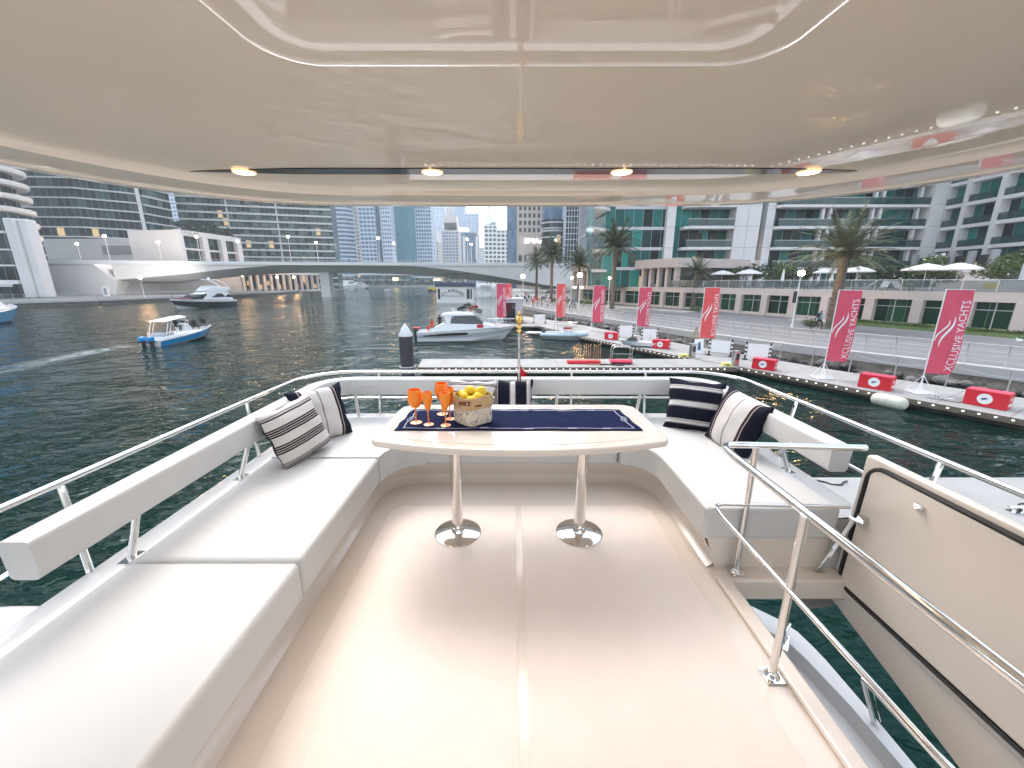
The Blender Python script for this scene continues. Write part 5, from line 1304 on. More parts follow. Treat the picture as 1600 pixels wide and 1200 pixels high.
# banners
def banner(px,py,tx,ty,w,label,mt,yaw,bot=.85):
    p=pz(px,py,ZD); e_=empty('promotional_banner',(p.x,p.y,ZD),label,'banner','red banners along the pontoon',rz=yaw)
    H=zat(tx,ty,p)-ZD
    m=MB(); m.tube([(0,0,0),(0,0,H)],.022,8); m.tube([(0,0,H),(w,0,H-.02)],.014,6); m.build('pole',M['paint'],e_,smooth=True)
    m=MB()
    for k in range(4): a=pi/4+pi/2*k; m.tube([(.0,0,.75),(.42*cos(a),.42*sin(a),.05)],.014,6)
    m.build('stand',M['paint'],e_,smooth=True)
    m=MB(); m.box(-.42,.42,-.42,.42,.003,.05); m.lathe([(.06,.05),(.05,.085)],0,0,0,10); m.build('water_base',M['boatw'],e_,bevel=.02)
    def fl(u,v,d=0):
        s=sin(v*5+yaw*7+px)*.09*u+.045*sin(u*6+v*9+px*1.7)*u
        return (.03+w*u-.05*u*sin(v*pi*1)*0+.04*sin(v*3+px)*u,s-d,bot+(H-.03-bot)*v-.05*u*(1-v))
    m=MB(); m.grid(lambda u,v:fl(u,v),14,36); fo=m.build('flag',mt,e_,smooth=True)
    # lettering mapped onto the flag
    h=H-bot
    t=text('XCLUSIVE YACHTS',.34*w*1.05,M['white'],fo,ext=.0)
    xs=[v.co.x for v in t.data.vertices]; ys=[v.co.y for v in t.data.vertices]; a,b=min(xs),max(xs); c,d=min(ys),max(ys)
    import bmesh
    bm=bmesh.new(); bm.from_mesh(t.data); bmesh.ops.triangulate(bm,faces=bm.faces); bm.to_mesh(t.data); bm.free()
    for v in t.data.vertices:
        vv=.04+.84*(v.co.x-a)/(b-a); uu=.95-.27*(v.co.y-c)/(d-c)
        q=fl(uu,vv,.012); v.co=q
    m=MB()
    for (u0,v0,v1,wd) in ((.20,.40,.66,.07),(.38,.33,.70,.09)):
        n=14; P_=[]
        for k in range(n+1):
            t_=k/n; u=u0+.20*(t_-.5)+.10*sin((t_-.5)*pi*1.6); ww=wd*sin(pi*min(1,max(0,t_)))**.7+.004
            P_.append((u,v0+(v1-v0)*t_,ww))
        for (a_,b_,w1),(c2,d2,w2) in zip(P_[:-1],P_[1:]): m.quad(fl(a_-w1/2,b_,.012),fl(a_+w1/2,b_,.012),fl(c2+w2/2,d2,.012),fl(c2-w2/2,d2,.012))
    m.build('swoosh_emblem',M['white'],fo)
    return e_
banner(1436,613,1480,452,1.02,'red banner standing largest and nearest, at the right edge of the photo',M['flagred'],R(-8))
banner(1284,590,1320,453,1.0,'red banner between the first and second red boxes from the right',M['flagred'],R(-6))
banner(1090,547,1099,449,1.05,'scarlet banner beside the standing man and white A-board',M['flagred2'],R(-2))
banner(993,525,1005,449,1.05,'crimson banner behind the small white boat, in front of a terrace palm',M['flagred'],R(2))
banner(924,517,930,446,1.05,'crimson banner in front of the shop signs, right of the moored inflatable',M['flagred'],R(-4))
banner(868,507,872,443,.98,'scarlet banner behind the moored inflatable boat',M['flagred2'],R(2))
banner(776,508,777,443,1.05,'crimson banner over the bow rail of the moored white boat',M['flagred'],R(0))
banner(787,503,787,443,.95,'red banner half hidden behind the one over the moored boat',M['flagred2'],R(4))
# red boxes
def redbox(px,py,yaw,label,sc=1.0):
    p=pz(px,py,ZD); e_=empty('red_storage_box',(p.x,p.y,ZD+.003),label,'box','red boxes along the walkway',rz=yaw); 
    m=MB(); m.box(-.56,.56,0,.62,0,.60); m.build('box_body',M['red'],e_,bevel=.015)
    m=MB(); m.box(-.54,.54,.02,.60,.601,.615); m.build('lid',M['flagred'],e_)
    m=MB(); n=28; m.v=[(-.02+.20*cos(2*pi*k/n),-.006,.31+.20*sin(2*pi*k/n)) for k in range(n)]; m.face(*range(n)); em=m.build('round_emblem',M['white'],e_)
    m=MB(); P_=[(-.10,.30),(-.02,.36),(.10,.34),(.03,.29),(-.06,.26)]; m.v=[(-.02+x,-.010,z) for x,z in P_]; m.face(*range(5)); m.build('emblem_mark',M['cloth_blue'],em)
    m=MB(); m.quad((.566,.12,.12),(.566,.50,.12),(.566,.50,.22),(.566,.12,.22)); m.quad((.566,.22,.34),(.566,.40,.34),(.566,.40,.44),(.566,.22,.44)); m.build('side_print',M['white'],e_)
    e_.scale=(sc,)*3
redbox(1536,636,R(-62),'red box nearest the right edge, in front of the largest banner')
redbox(1364,608,R(-55),'red box between the two largest banners, above the white fender')
redbox(1191,578,R(-46),'red box beside the white board with red corner',.95)
redbox(1031,545,R(-34),'red box in front of the small white boat on the walkway')
redbox(954,531,R(-27),'red box farthest along the walkway, in front of the crimson banner',.95)
# white boards between striped posts
def board(px,py,w,yaw,label):
    p=pz(px,py,ZD); e_=empty('notice_board',(p.x,p.y,ZD),label,'board','white boards between striped posts',rz=yaw)
    m=MB(); m.box(-w/2+.08,w/2-.08,-.02,.02,.22,.98); m.build('panel',M['white'],e_)
    for s in (-1,1):
        m=MB(); m.lathe([(.17,0),(.15,.05),(.05,.07),(.045,1.0),(.06,1.05),(.02,1.10)],s*w/2,0,0,12); po=m.build('post',M['black'],e_,smooth=True)
        for z in (.30,.55,.80): q=MB(); q.lathe([(.053,0),(.053,.12)],s*w/2,0,z,12); q.build('white_band',M['white'],po,smooth=True)
board(1124,556,1.25,R(-26),'white board between striped posts, right of the standing man')
board(1182,563,1.25,R(-26),'white board with red corner behind a red box, left of the guard chain')
board(1014,534,1.15,R(-20),'white board between striped posts behind the small white boat')
board(977,527,1.2,R(-10),'white board between striped posts beside the farthest red box')
board(843,505,1.35,R(0),'white board between striped posts near the bow of the moored white boat')
# pedestals and yellow crates
for (px,py,lb) in ((1148,571,'steel service pedestal on the walkway left of the board with red corner'),(1081,558,'steel service pedestal where the cross pontoon meets the walkway')):
    p=pz(px,py,ZD); e_=empty('service_pedestal',(p.x,p.y,ZD),lb,'pedestal',rz=.2); m=MB(); m.box(-.15,.15,-.14,.14,0,.80); m.build('cabinet',M['dsteel'],e_,bevel=.02); m=MB(); m.box(-.17,.17,-.16,.16,.803,.85); m.build('cap',M['bgrey'],e_,bevel=.01); m=MB(); m.box(-.1,.1,-.15,-.141,.35,.7); m.build('socket_panel',M['bdark'],e_)
for (px,py,lb) in ((1135,572,'yellow plastic step box beside the nearer steel pedestal'),(1068,558,'yellow plastic step box at the junction of the pontoons')):
    p=pz(px,py,ZD); e_=empty('yellow_step_box',(p.x,p.y,ZD+.003),lb,'box',rz=-.1); m=MB(); m.rbox(0,0,0,.55,.35,.20,0,.85,.8); m.build('step_body',mat('faded_yellow',(.70,.62,.22),.6),e_,bevel=.02); m=MB(); m.box(-.1,.1,-.17,-.155,.06,.12); m.build('hand_grip',M['bdark'],e_)
p=pz(1090,552,ZD); e_=empty('a_board',(p.x,p.y,ZD),'small white A-board with blue figure below the scarlet banner','sign',rz=-.2)
m=MB(); m.quad((-.3,-.25,0),(.3,-.25,0),(.27,-.02,.95),(-.27,-.02,.95)); m.quad((.3,.25,0),(-.3,.25,0),(-.27,.02,.95),(.27,.02,.95)); m.build('panel',M['white'],e_); m=MB(); m.quad((-.08,-.215,.25),(.10,-.215,.25),(.08,-.10,.75),(-.05,-.10,.75)); m.build('printed_figure',M['cloth_blue'],e_)
# red mat with brass stanchions, trolley
e_=empty('stanchion_rack',(pz(912,568,ZD).x,22.6,ZD+.003),'red base crowded with brass topped stanchions on the cross pontoon','stanchions')
m=MB(); m.box(-.95,.95,-.25,.25,0,.16); m.build('base',M['red'],e_,bevel=.02)
pm_=MB(); pm_.lathe([(.028,0),(.018,.05),(.016,.92),(.04,.93),(.045,.99),(.02,1.03)],n=8); brass=mat('worn_brass',(.55,.30,.16),.35,metal=.8); pme=pm_.mesh('stanchion',brass,True)
for i in range(12): kid('stanchion',pme,e_,(-.6+.16*i*.9,-.16+.11*(i%4),.16),sc=(1,1,.86+.05*(i%3)))
m=MB(); m.box(.2,1.25,-.45,-.32,0,.05); m.build('loose_posts',brass,e_)
e_=empty('luggage_trolley',(pz(967,566,ZD).x,22.5,ZD),'luggage trolley with red platform and steel hoops on the cross pontoon','trolley',rz=-.08)
m=MB(); m.box(-.62,.62,-.34,.34,.10,.19); m.build('platform',mat('red_carpet',(.62,.02,.08),.8),e_,bevel=.03)
for y in (-.3,.3): m=MB(); m.tube([(-.55,y,.18),(-.55,y,.85),(-.48,y,.98),(-.38,y,1.02),(.38,y,1.02),(.48,y,.98),(.55,y,.85),(.55,y,.18)],.02,8); m.build('hoop',M['steel'],e_,smooth=True)
m=MB(); m.tube([(-.55,-.3,.62),(.55,-.3,.62)],.012,6); m.build('cross_bar',M['steel'],e_)
for x in (-.5,.5):
    for y in (-.25,.25): q=MB(); q.lathe([(.05,-.02),(.05,.02)],n=10); w_=q.build('wheel',M['black'],e_); w_.location=(x,y,.053); w_.rotation_euler=(R(90),0,0)
m=MB(); m.tube([(5.0+1.3*t,22.0+.12*sin(t*6),ZD+.03) for t in [i/14 for i in range(15)]],.03,6); tag(m.build('black_hose',M['black'],None,smooth=True),'black hose lying on the cross pontoon in front of the red stanchion base','hose')
pr=pz(1470,625,ZD); m=MB(); m.tube([(pr.x+.5*t,pr.y-.5*t+.1*sin(t*9),ZD+.03) for t in [i/14-.5 for i in range(22)]],.025,6); tag(m.build('coiled_rope',M['bgrey'],None,smooth=True),'grey rope on the walkway right of the white fender','rope')
for (px,py) in ((1463,622),(1479,627)): p=pz(px,py,ZD); e_=empty('dock_cleat',(p.x,p.y,ZD),'steel dock cleat beside the grey rope, '+('left' if px<1470 else 'right')+' one of two','cleat',rz=-.9); m=MB(); m.tube([(-.05,0,0),(-.05,0,.12)],.025,8); m.tube([(.05,0,0),(.05,0,.12)],.025,8); m.tube([(-.16,0,.12),(.16,0,.12)],.025,8); m.build('cleat_body',M['steel'],e_,smooth=True)
# =============== boats ======================================================================
def hull(L,B,Hs,Hb,mats,n=18,rake=.10,full=2.2,draft=.35,flare=.82,bandz=(.30,.62,.85)):
    m=MB(); rows=[]
    for i in range(n+1):
        t=i/n; x=-L/2+L*t
        hb=B/2*(.93+.07*min(1,t/.4)) if t<.4 else B/2*max(0,1-((t-.4)/.6)**full)
        z1=Hs+(Hb-Hs)*t**1.6; zk=-draft*(1-max(0,(t-.7)/.3)**2*1.4); zc=.05+.35*max(0,(t-.55)/.45)**1.5*Hb
        xr=lambda f:x-(1-f)*L*rake*t**4
        st=[(xr(0),0,zk),(xr(.25),hb*flare*(1-.25*t**3),zc)]
        for f in bandz: st.append((xr(.3+.7*f),hb*(flare+(1-flare)*f)*(1-.12*(1-f)*t**2),zc+(z1-zc)*f))
        st.append((xr(1),hb,z1)); rows.append(st)
    K=len(rows[0])
    for sgn in (1,-1):
        base=len(m.v)
        for st in rows: m.v+=[(x,sgn*y,z) for x,y,z in st]
        for i in range(n):
            for k in range(K-1):
                m.mi=k; a=base+i*K+k; f=(a,a+1,a+K+1,a+K); m.face(*(f if sgn<0 else f[::-1]))
    # transom and deck
    m.mi=K-2; base=len(m.v); m.v+=[(x,y,z) for x,y,z in rows[0]]+[(x,-y,z) for x,y,z in rows[0]][::-1]; m.face(*range(base,base+2*K))
    m.mi=K-1; base=len(m.v)
    for st in rows: x,y,z=st[-1]; m.v+=[(x,y*.97,z-.02),(x,0,z+.03),(x,-y*.97,z-.02)]
    for i in range(n):
        for k in range(2): a=base+i*3+k; m.face(a,a+1,a+4,a+3)
    return m,mats
def profx(poly,w0,w1):
    z0=min(p[1] for p in poly); z1=max(p[1] for p in poly); m=MB(); n=len(poly)
    w=lambda z:w0+(w1-w0)*(z-z0)/(z1-z0)
    m.v=[(x,-w(z),z) for x,z in poly]+[(x,w(z),z) for x,z in poly]; m.face(*range(n)); m.face(*range(2*n-1,n-1,-1))
    for i in range(n): j=(i+1)%n; m.face(i,n+i,n+j,j)
    return m
def boat(name,label,sx,sy,bx,by,L,group=None,trim=0):
    a,b=pz(sx,sy,0),pz(bx,by,0); c=(a+b)/2; rz=atan2(b.y-a.y,b.x-a.x); sc=(b-a).length/L
    e_=empty(name,(c.x,c.y,0),label,'boat',group,rz=rz); e_.scale=(sc,)*3; e_.rotation_euler=(0,-trim,rz); return e_
g='boats on the water'
# black-hulled flybridge cruiser (L=14)
e_=boat('flybridge_cruiser','white flybridge cruiser with black hull and dark red seats, moving left before the bridge',357,478,273,483.5,12.6)
m,ms=hull(14,4.3,1.5,2.2,[M['boatw'],M['boatb'],M['boatb'],M['boatb'],M['boatw'],M['boatw']],flare=.88,bandz=(.35,.6,.74)); m.build('hull',ms,e_,smooth=True,ang=50)
m=profx([(-6.6,1.45),(3.6,1.95),(1.6,2.9),(-.6,3.6),(-5.2,3.5),(-6.0,2.4)],1.75,1.45); m.build('deckhouse',M['boatw'],e_,bevel=.15,seg=3)
m=profx([(3.7,1.98),(1.75,2.92),(-.2,2.98),(1.2,1.95)],1.78,1.60); m.build('windscreen',M['bglass'],e_)
m=profx([(-1.0,2.25),(-2.6,3.0),(-3.7,3.0),(-4.4,2.3)],1.79,1.62); m.build('side_window',M['bglass'],e_)
m=profx([(-4.6,2.2),(-5.0,2.8),(-6.0,2.6),(-6.2,2.1)],1.72,1.62); m.build('aft_window',M['bglass'],e_)
m=profx([(-.2,3.55),(.0,3.6),(-1.2,4.55),(-2.2,4.75),(-5.6,4.3),(-6.6,4.0),(-5.2,3.5)],1.5,1.25); m.build('flybridge',M['boatw'],e_,bevel=.1)
for s in (-1,1):
    m=MB(); m.tube([(-6.2,s*1.3,4.1),(-5.2,s*1.25,5.2),(-3.2,s*1.15,6.0),(-1.6,s*1.0,6.1)],[.16,.14,.12,.08],8); m.build('radar_arch',M['boatw'],e_,smooth=True)
m=MB(); m.box(-3.6,-1.2,-1.15,1.15,6.0,6.1); m.lathe([(.3,6.1),(.32,6.35),(.05,6.5)],-2.4,0,0,12); m.build('radar_dome',M['boatw'],e_)
m=MB(); m.tube([(6.6,.4,2.9),(4.5,1.5,2.75),(2.2,1.9,2.6)],.03,5); m.tube([(6.6,.4,2.9),(6.6,-.4,2.9),(4.5,-1.5,2.75),(2.2,-1.9,2.6)],.03,5); m.tube([(6.6,.4,2.9),(6.5,.3,2.2)],.03,5); m.tube([(4.5,1.5,2.75),(4.5,1.4,2.0)],.03,5); m.build('bow_rail',M['steel'],e_)
m=MB(); m.box(2.6,5.2,-1.1,1.1,2.0,2.22); m.build('sunpad',M['maroon'],e_,bevel=.05)
# blue speedboat
e_=boat('blue_speedboat','bright blue and white speedboat with white canopy and twin outboards, heading right',236,541,334,524,8.6,trim=R(2.5)); sbo=e_
m,ms=hull(8.6,2.6,.75,1.15,[M['boatb'],M['boatg'],M['azure'],M['boatw'],M['boatw'],M['boatw']],full=2.6,bandz=(.16,.90,.95)); m.build('hull',ms,e_,smooth=True,ang=50)
m=profx([(-4.0,.72),(2.0,.90),(1.2,1.05),(-1.0,1.15),(-3.9,1.0)],1.12,.98); m.build('cockpit',M['boatw'],e_,bevel=.08)
m=profx([(-.3,1.05),(.9,1.05),(.5,1.95),(-.1,1.9)],.5,.42); m.build('console',M['boatw'],e_,bevel=.06)
m=profx([(.55,1.6),(.95,1.5),(.5,2.25),(.4,2.2)],.5,.42); m.build('windscreen',M['bglass'],e_)
m=MB(); m.box(-3.4,-2.2,-.9,.9,1.0,1.35); m.build('rear_seat',M['boatlg'],e_,bevel=.08)
m=MB(); m.prism([(-3.0,-1.0),(-.2,-.95),(-.05,0),(-.2,.95),(-3.0,1.0)],lambda p:2.52+.06*(p[0]+3),lambda p:2.58+.06*(p[0]+3)+.12*(abs(p[1])<.1)); m.build('canopy',M['canvas'],e_,bevel=.02)
for s in (-1,1): m=MB(); m.tube([(-3.3,s*.95,1.0),(-2.6,s*.95,2.56)],.04,6); m.tube([(-2.9,s*.95,1.0),(-2.2,s*.95,2.57)],.03,6); m.tube([(-.1,s*.6,1.2),(-.4,s*.92,2.68)],.04,6); m.build('canopy_frame',M['paint'],e_,smooth=True)
for s in (-.45,.45):
    m=MB(); m.box(-4.95,-4.3,s-.2,s+.2,.75,1.25); ob=m.build('outboard_cowl',M['azure'],e_,bevel=.1,seg=3); m=MB(); m.box(-4.75,-4.45,s-.1,s+.1,-.3,.745); m.box(-5.0,-4.35,s-.205,s+.205,.62,.74); m.build('outboard_leg',M['boatb'],ob)
def onboat(e,x,y,z): v=Matrix.Translation(e.location)@e.rotation_euler.to_matrix().to_4x4()@Matrix.Diagonal((*e.scale,1)); q=v@Vector((x,y,z)); return q
bz_=sbo.rotation_euler.z
for (x,y,z,po,sh,pt,lb) in ((1.3,-.35,.95,'sit','cloth_black','cloth_black','person in black seated ahead of the console of the blue speedboat'),(1.5,.4,.95,'sit','cloth_blue','cloth_denim','person in blue seated ahead of the console of the blue speedboat'),(2.7,-.3,.95,'sit','cloth_black','cloth_grey','person in black on the bow of the blue speedboat, rear one'),(3.2,.25,1.0,'sit','cloth_black','cloth_black','person in black farthest forward on the blue speedboat'),(-.8,.0,1.25,'sit','cloth_black','cloth_black','helmsman in black behind the console of the blue speedboat')):
    q=onboat(sbo,x,y,z); person(q.x,q.y,q.z,bz_-pi/2,po,sh,pt,lb,'people aboard boats',.9)
# third blue boat, bow only, at the left edge
e_=boat('blue_open_boat','bright blue boat bow entering at the left edge of the photo',-70,512,24,497,8)
m,ms=hull(8,2.5,.7,1.1,[M['azure'],M['azure'],M['azure'],M['azure'],M['azure'],M['boatw']],full=2.6); m.build('hull',ms,e_,smooth=True); m=profx([(-3.5,.7),(1,.9),(.2,1.6),(-.8,1.6),(-1,1.0),(-3.5,1.0)],.9,.7); m.build('console',M['boatw'],e_,bevel=.05)
# moored white motorboat
e_=boat('moored_motorboat','white cabin motorboat with grey hull swoosh moored behind the cross pontoon',657,532,804,530,9.3); mb_=e_
m,ms=hull(9.6,2.9,.95,1.45,[M['boatw'],M['boatw'],M['boatlg'],M['boatlg'],M['boatw'],M['boatw']],flare=.84,bandz=(.34,.50,.70),rake=.12,full=2.4); m.build('hull',ms,e_,smooth=True,ang=50)
m=profx([(-3.2,.95),(3.3,1.3),(2.0,1.62),(-2.4,1.75),(-3.2,1.35)],1.30,1.12); m.build('coachroof',M['boatw'],e_,bevel=.08,seg=3)
m=profx([(-1.9,1.7),(1.55,1.6),(.55,2.45),(-1.2,2.5)],1.10,.92); m.build('cabin_glass',M['bglass'],e_)
m=profx([(-2.5,2.42),(.75,2.46),(.4,2.66),(-1.2,2.76),(-2.4,2.66)],1.08,.95); m.build('hard_roof',M['boatw'],e_,bevel=.06,seg=3)
m=profx([(-1.95,1.7),(-1.65,1.7),(-1.45,2.5),(-2.2,2.5)],1.13,1.0); m.build('rear_pillar',M['boatw'],e_); 
for (a,b) in (((1.55,1.62),(.5,2.48)),((.35,1.68),(-.0,2.48))):
    m=MB(); [m.tube([(a[0],s*1.08,a[1]),(b[0],s*.95,b[1])],.04,5) for s in (-1,1)]; m.build('window_pillar',M['boatb'],e_)
m=MB(); m.tube([(-1.2,.3,2.7),(-1.4,.3,3.1),(-1.5,-.3,3.1),(-1.3,-.3,2.7)],.025,6); m.build('radio_arch',M['paint'],e_)
for s in (-1,1): m=MB(); m.tube([(1.6,s*1.15,1.45),(1.9,s*1.15,1.95),(3.4,s*.85,2.0),(4.7,s*.15,2.05)],.022,6); [m.tube([(x,s*y,1.4),(x,s*y,1.98)],.018,5) for x,y in ((2.6,1.0),(3.5,.82),(4.2,.45))]; m.build('bow_rail',M['steel'],e_)
m=MB(); m.box(-5.25,-4.8,-.2,.2,.70,1.2); ob=m.build('outboard_cowl',M['boatb'],e_,bevel=.08,seg=3); m=MB(); m.box(-5.27,-4.6,-.22,.22,1.203,1.30); m.build('red_top',M['red'],ob,bevel=.03); m=MB(); m.box(-5.2,-4.85,-.12,.12,-.6,.745); m.build('outboard_leg',M['boatb'],ob)
for s in (-1,1): m=MB(); P_=[(-4.2,.62,.05),(-2,.74,.12),(0,.80,.10),(2.0,.86,.05),(3.2,.95,.01)]; [m.quad((a[0],s*1.452,a[1]-a[2]),(b[0],s*1.452,b[1]-b[2]),(b[0],s*1.455,b[1]+b[2]),(a[0],s*1.455,a[1]+a[2])) for a,b in zip(P_[:2],P_[1:3])]; m.build('hull_swoosh',M['boatb'],e_)
m=MB(); m.box(.9,1.5,-1.25,-1.0,1.3,1.62); m.build('red_bag',M['red'],e_,bevel=.05)
mz=mb_.rotation_euler.z
q=onboat(mb_,-3.4,-.4,.95); person(q.x,q.y,q.z,mz+1.2,'sit','cloth_red','cloth_red','person in red at the stern of the moored white motorboat','people aboard boats',.92)
q=onboat(mb_,-2.7,.2,.75); person(q.x,q.y,q.z,mz,'stand','cloth_black','cloth_black','person in black beside the cabin of the moored white motorboat','people aboard boats',.95)
# inflatable RIB
e_=boat('inflatable_boat','pale blue inflatable boat with white console and cushion, tied at the walkway',850,528,916,532,5.6)
m,ms=hull(5.6,1.9,.40,.62,[M['boatlg'],M['boatlg'],M['boatlg'],M['boatw'],M['boatw'],M['boatlg']],full=2.6); m.build('hull',ms,e_,smooth=True)
tubeP=[(-2.9,1.0,.55),(-1,1.05,.58),(1,.98,.66),(2.2,.62,.78),(2.85,.0,.85)]; TP=tubeP+[(x,-y,z) for x,y,z in tubeP[::-1][1:]]
m=MB(); m.tube(TP,.24,12); m.build('tube_collar',mat('collar_pale_blue',(.50,.62,.68),.45),e_,smooth=True)
m=profx([(-.2,.45),(1.0,.45),(.9,1.25),(-.1,1.35)],.42,.38); m.build('console',M['boatw'],e_,bevel=.06); m=MB(); m.box(-.15,.9,-.42,.42,1.36,1.50); m.build('red_cushion',M['red'],e_,bevel=.05)
m=MB(); m.box(-1.3,1.5,-.75,.75,2.12,2.18); m.build('bimini',M['boatlg'],e_); m=MB(); [m.tube([(x,s*.7,.6),(x,s*.7,2.14)],.022,6) for x in (-1.2,1.4) for s in (-1,1)]; m.build('bimini_frame',M['steel'],e_)
m=MB(); m.box(-3.1,-2.7,-.18,.18,.4,1.05); m.build('outboard_cowl',M['boatb'],e_,bevel=.08)
e_=boat('small_tender','small pale inflatable tender between the white motorboat and the blue inflatable',824,522,846,523,3)
TP2=[(-1.6,.6,.3),(.4,.6,.33),(1.2,.35,.4),(1.45,0,.42),(1.2,-.35,.4),(.4,-.6,.33),(-1.6,-.6,.3)]; m=MB(); m.tube(TP2,.2,10); m.build('tube_collar',M['boatw'],e_,smooth=True); m=MB(); m.box(-1.4,1,-.5,.5,.1,.2); m.build('floor',M['boatlg'],e_); m=MB(); m.box(-.3,.1,-.55,.55,.42,.48); m.build('bench',M['cloth_beige'],e_)
# small white boat lying on the walkway
p=pz(998,541,ZD); e_=empty('white_dinghy',(p.x,p.y,ZD+.05),'small white dinghy with black hatch lying on the walkway behind a red box','boat',rz=R(155))
m,ms=hull(2.9,1.1,.30,.38,[M['boatw']]*6,draft=.04,full=2.4); m.build('hull',ms,e_,smooth=True); m=profx([(.1,.34),(.9,.40),(.6,.62),(.2,.60)],.38,.3); m.build('hatch',M['bglass'],e_); m=MB(); m.tube([(-.9,.3,.35),(-.75,.1,.85),(-.75,-.1,.85),(-.9,-.3,.35)],.02,5); m.build('handle_frame',M['steel'],e_)
# houseboat with lettering
e_=boat('white_houseboat','white floating office with curved lettering and dark blue rail, moored beyond the motorboat',684,473,742,473,9.5)
m=MB(); m.box(-4.7,4.7,-2,2,-.3,.55); m.build('hull',M['boatw'],e_,bevel=.05); m=MB(); m.box(-4.6,4.4,-1.9,2,.553,4.0); m.build('cabin',M['boatw'],e_)
m=MB(); m.box(-4.8,4.9,-2.2,2.3,4.003,4.9); m.build('upper_rail',M['cloth_denim'],e_)
m=MB(); m.box(-3,3.2,-1.3,1.5,7.0,7.2); m.build('sun_roof',M['bdark'],e_); m=MB(); [m.box(x-.06,x+.06,y-.06,y+.06,4.9,7.0) for x in (-2.8,.4,3.0) for y in (-1.2,1.4)]; m.build('roof_posts',M['maroon'],e_)
for (a,b) in ((2.9,3.7),(3.9,4.25),(-4.3,-3.7)): m=MB(); m.box(a,b,-1.93,-1.903,1.0,3.5); m.build('window',M['bglass'],e_)
for i,ch in enumerate('DIAMOND'):
    a=(i-3)*.24; text(ch,1.15,M['bdark'],e_,(-.6+3.6*sin(a),-1.96,-.2+3.2*cos(a)*1.0),(R(90),R(0)+a*.7,0),ext=.03)
text('PREMIUM YACHTS',.72,M['bgrey'],e_,(-.6,-1.96,1.7),(R(90),0,0),sx=1.0)
# jet skis
for i,(px,py,c1,lb) in enumerate(((722,484,'boatb','black and white jet ski, leftmost of the moored group'),(730,480,'leaf2','green and white jet ski behind the black one'),(741,483,'red','red and white jet ski, right of the green one'),(748,488,'boatlg','grey jet ski nearest the walkway'))):
    e_=boat('jet_ski',lb,px-6,py,px+7,py-1,3.2,'jet skis moored by the houseboat')
    m,ms=hull(3.2,1.1,.45,.6,[M['boatw'],M['boatw'],M['boatb'],M[c1],M[c1],M[c1]],draft=.1); m.build('hull',ms,e_,smooth=True); m=profx([(-1.2,.5),(.5,.55),(.2,.95),(-.5,.8),(-1.1,.85)],.22,.16); m.build('seat',M['boatb'],e_,bevel=.05); m=profx([(.2,.6),(1.2,.6),(.5,1.05),(.25,1.1)],.3,.15); m.build('cowl',M[c1],e_,bevel=.04); m=MB(); m.tube([(.3,-.35,1.08),(.3,.35,1.08)],.03,6); m.build('handlebar',M['black'],e_)
# water taxi and far boats
e_=boat('water_taxi','yellow and black water taxi far out, left of the houseboat',669,456,683,456,9)
m=MB(); m.box(-4.5,4.5,-1.6,1.6,-.2,1.2); m.build('hull',M['boatb'],e_,bevel=.1); m=MB(); m.box(-4.2,3.8,-1.5,1.5,1.203,2.6); m.build('cabin_windows',M['bglass'],e_); m=MB(); m.box(-4.4,4.0,-1.6,1.6,2.603,4.4); m.build('roof',M['yellow'],e_,bevel=.1); m=MB(); m.box(.3,4.0,-1.62,-1.603,1.4,2.4); m.build('yellow_door',M['yellow'],e_)
def motor(name,lb,a,b,L,wh='boatw'):
    e_=boat(name,lb,*a,*b,L,'distant white boats'); m,ms=hull(10,3,1.0,1.6,[M['boatb'],M['boatw'],M['boatw'],M['boatw'],M['boatw'],M['boatw']]); m.build('hull',ms,e_,smooth=True); m=profx([(-4,1.1),(2.6,1.5),(.6,2.7),(-2.6,2.8)],1.2,.9); m.build('cabin',M['boatw'],e_,bevel=.1); m=profx([(-2.2,1.9),(1.2,1.9),(.5,2.5),(-2.0,2.5)],1.22,1.0); m.build('window_band',M['bglass'],e_); m=MB(); m.box(-3,.4,-1,1,3.4,3.5); m.build('canopy',M['boatw'],e_); e_.scale=tuple(s*L/10 for s in e_.scale)
motor('distant_motorboat','distant white boat moored left of the others beyond the bridge pier',(520,452),(536,451),10)
motor('distant_motorboat','distant white yacht with raked cabin beyond the bridge pier, middle of three',(532,453),(560,452),10)
motor('distant_motorboat','distant white yacht, right of three beyond the bridge pier',(548,451),(578,450.5),10)
motor('distant_motorboat','small white boat alone on the open water far under the bridge',(600,455),(613,455),10)
motor('distant_motorboat','small white boat near the yellow lights far under the bridge',(621,446.5),(632,446.5),10)
motor('distant_motorboat','tiny low white boat beside the moored trio beyond the pier',(544,455),(555,455),10)
def big(lb,a,b):
    e_=boat('moored_yacht',lb,*a,*b,22,'large yachts moored along the right bank'); e_.scale=(.62,)*3; m,ms=hull(22,5.5,2.2,3.0,[M['boatb'],M['boatw'],M['boatw'],M['boatw'],M['boatw'],M['boatw']]); m.build('hull',ms,e_,smooth=True)
    m=profx([(-9,2.4),(5,2.8),(3,4.6),(-8,4.6)],2.3,2.0); m.build('deckhouse',M['boatw'],e_,bevel=.15); m=profx([(-7,3.2),(3.5,3.2),(2.7,4.2),(-7,4.2)],2.32,2.1); m.build('window_band',M['bglass'],e_); m=profx([(-8,4.9),(1,4.9),(-1,6.2),(-7,6.2)],2.0,1.7); m.build('upper_deck',M['boatw'],e_,bevel=.15)
    m=MB(); m.box(-2,-1.7,-.1,.1,6.2,8); m.build('mast',M['boatw'],e_)
big('large white yacht moored far along the right bank, its stern toward the houseboat',(748,458),(700,452)); big('second large white yacht behind the first, under the right end of the bridge',(770,454),(728,449.5)); big('third white yacht, tallest superstructure, tucked under the bridge haunch',(790,456),(757,450))
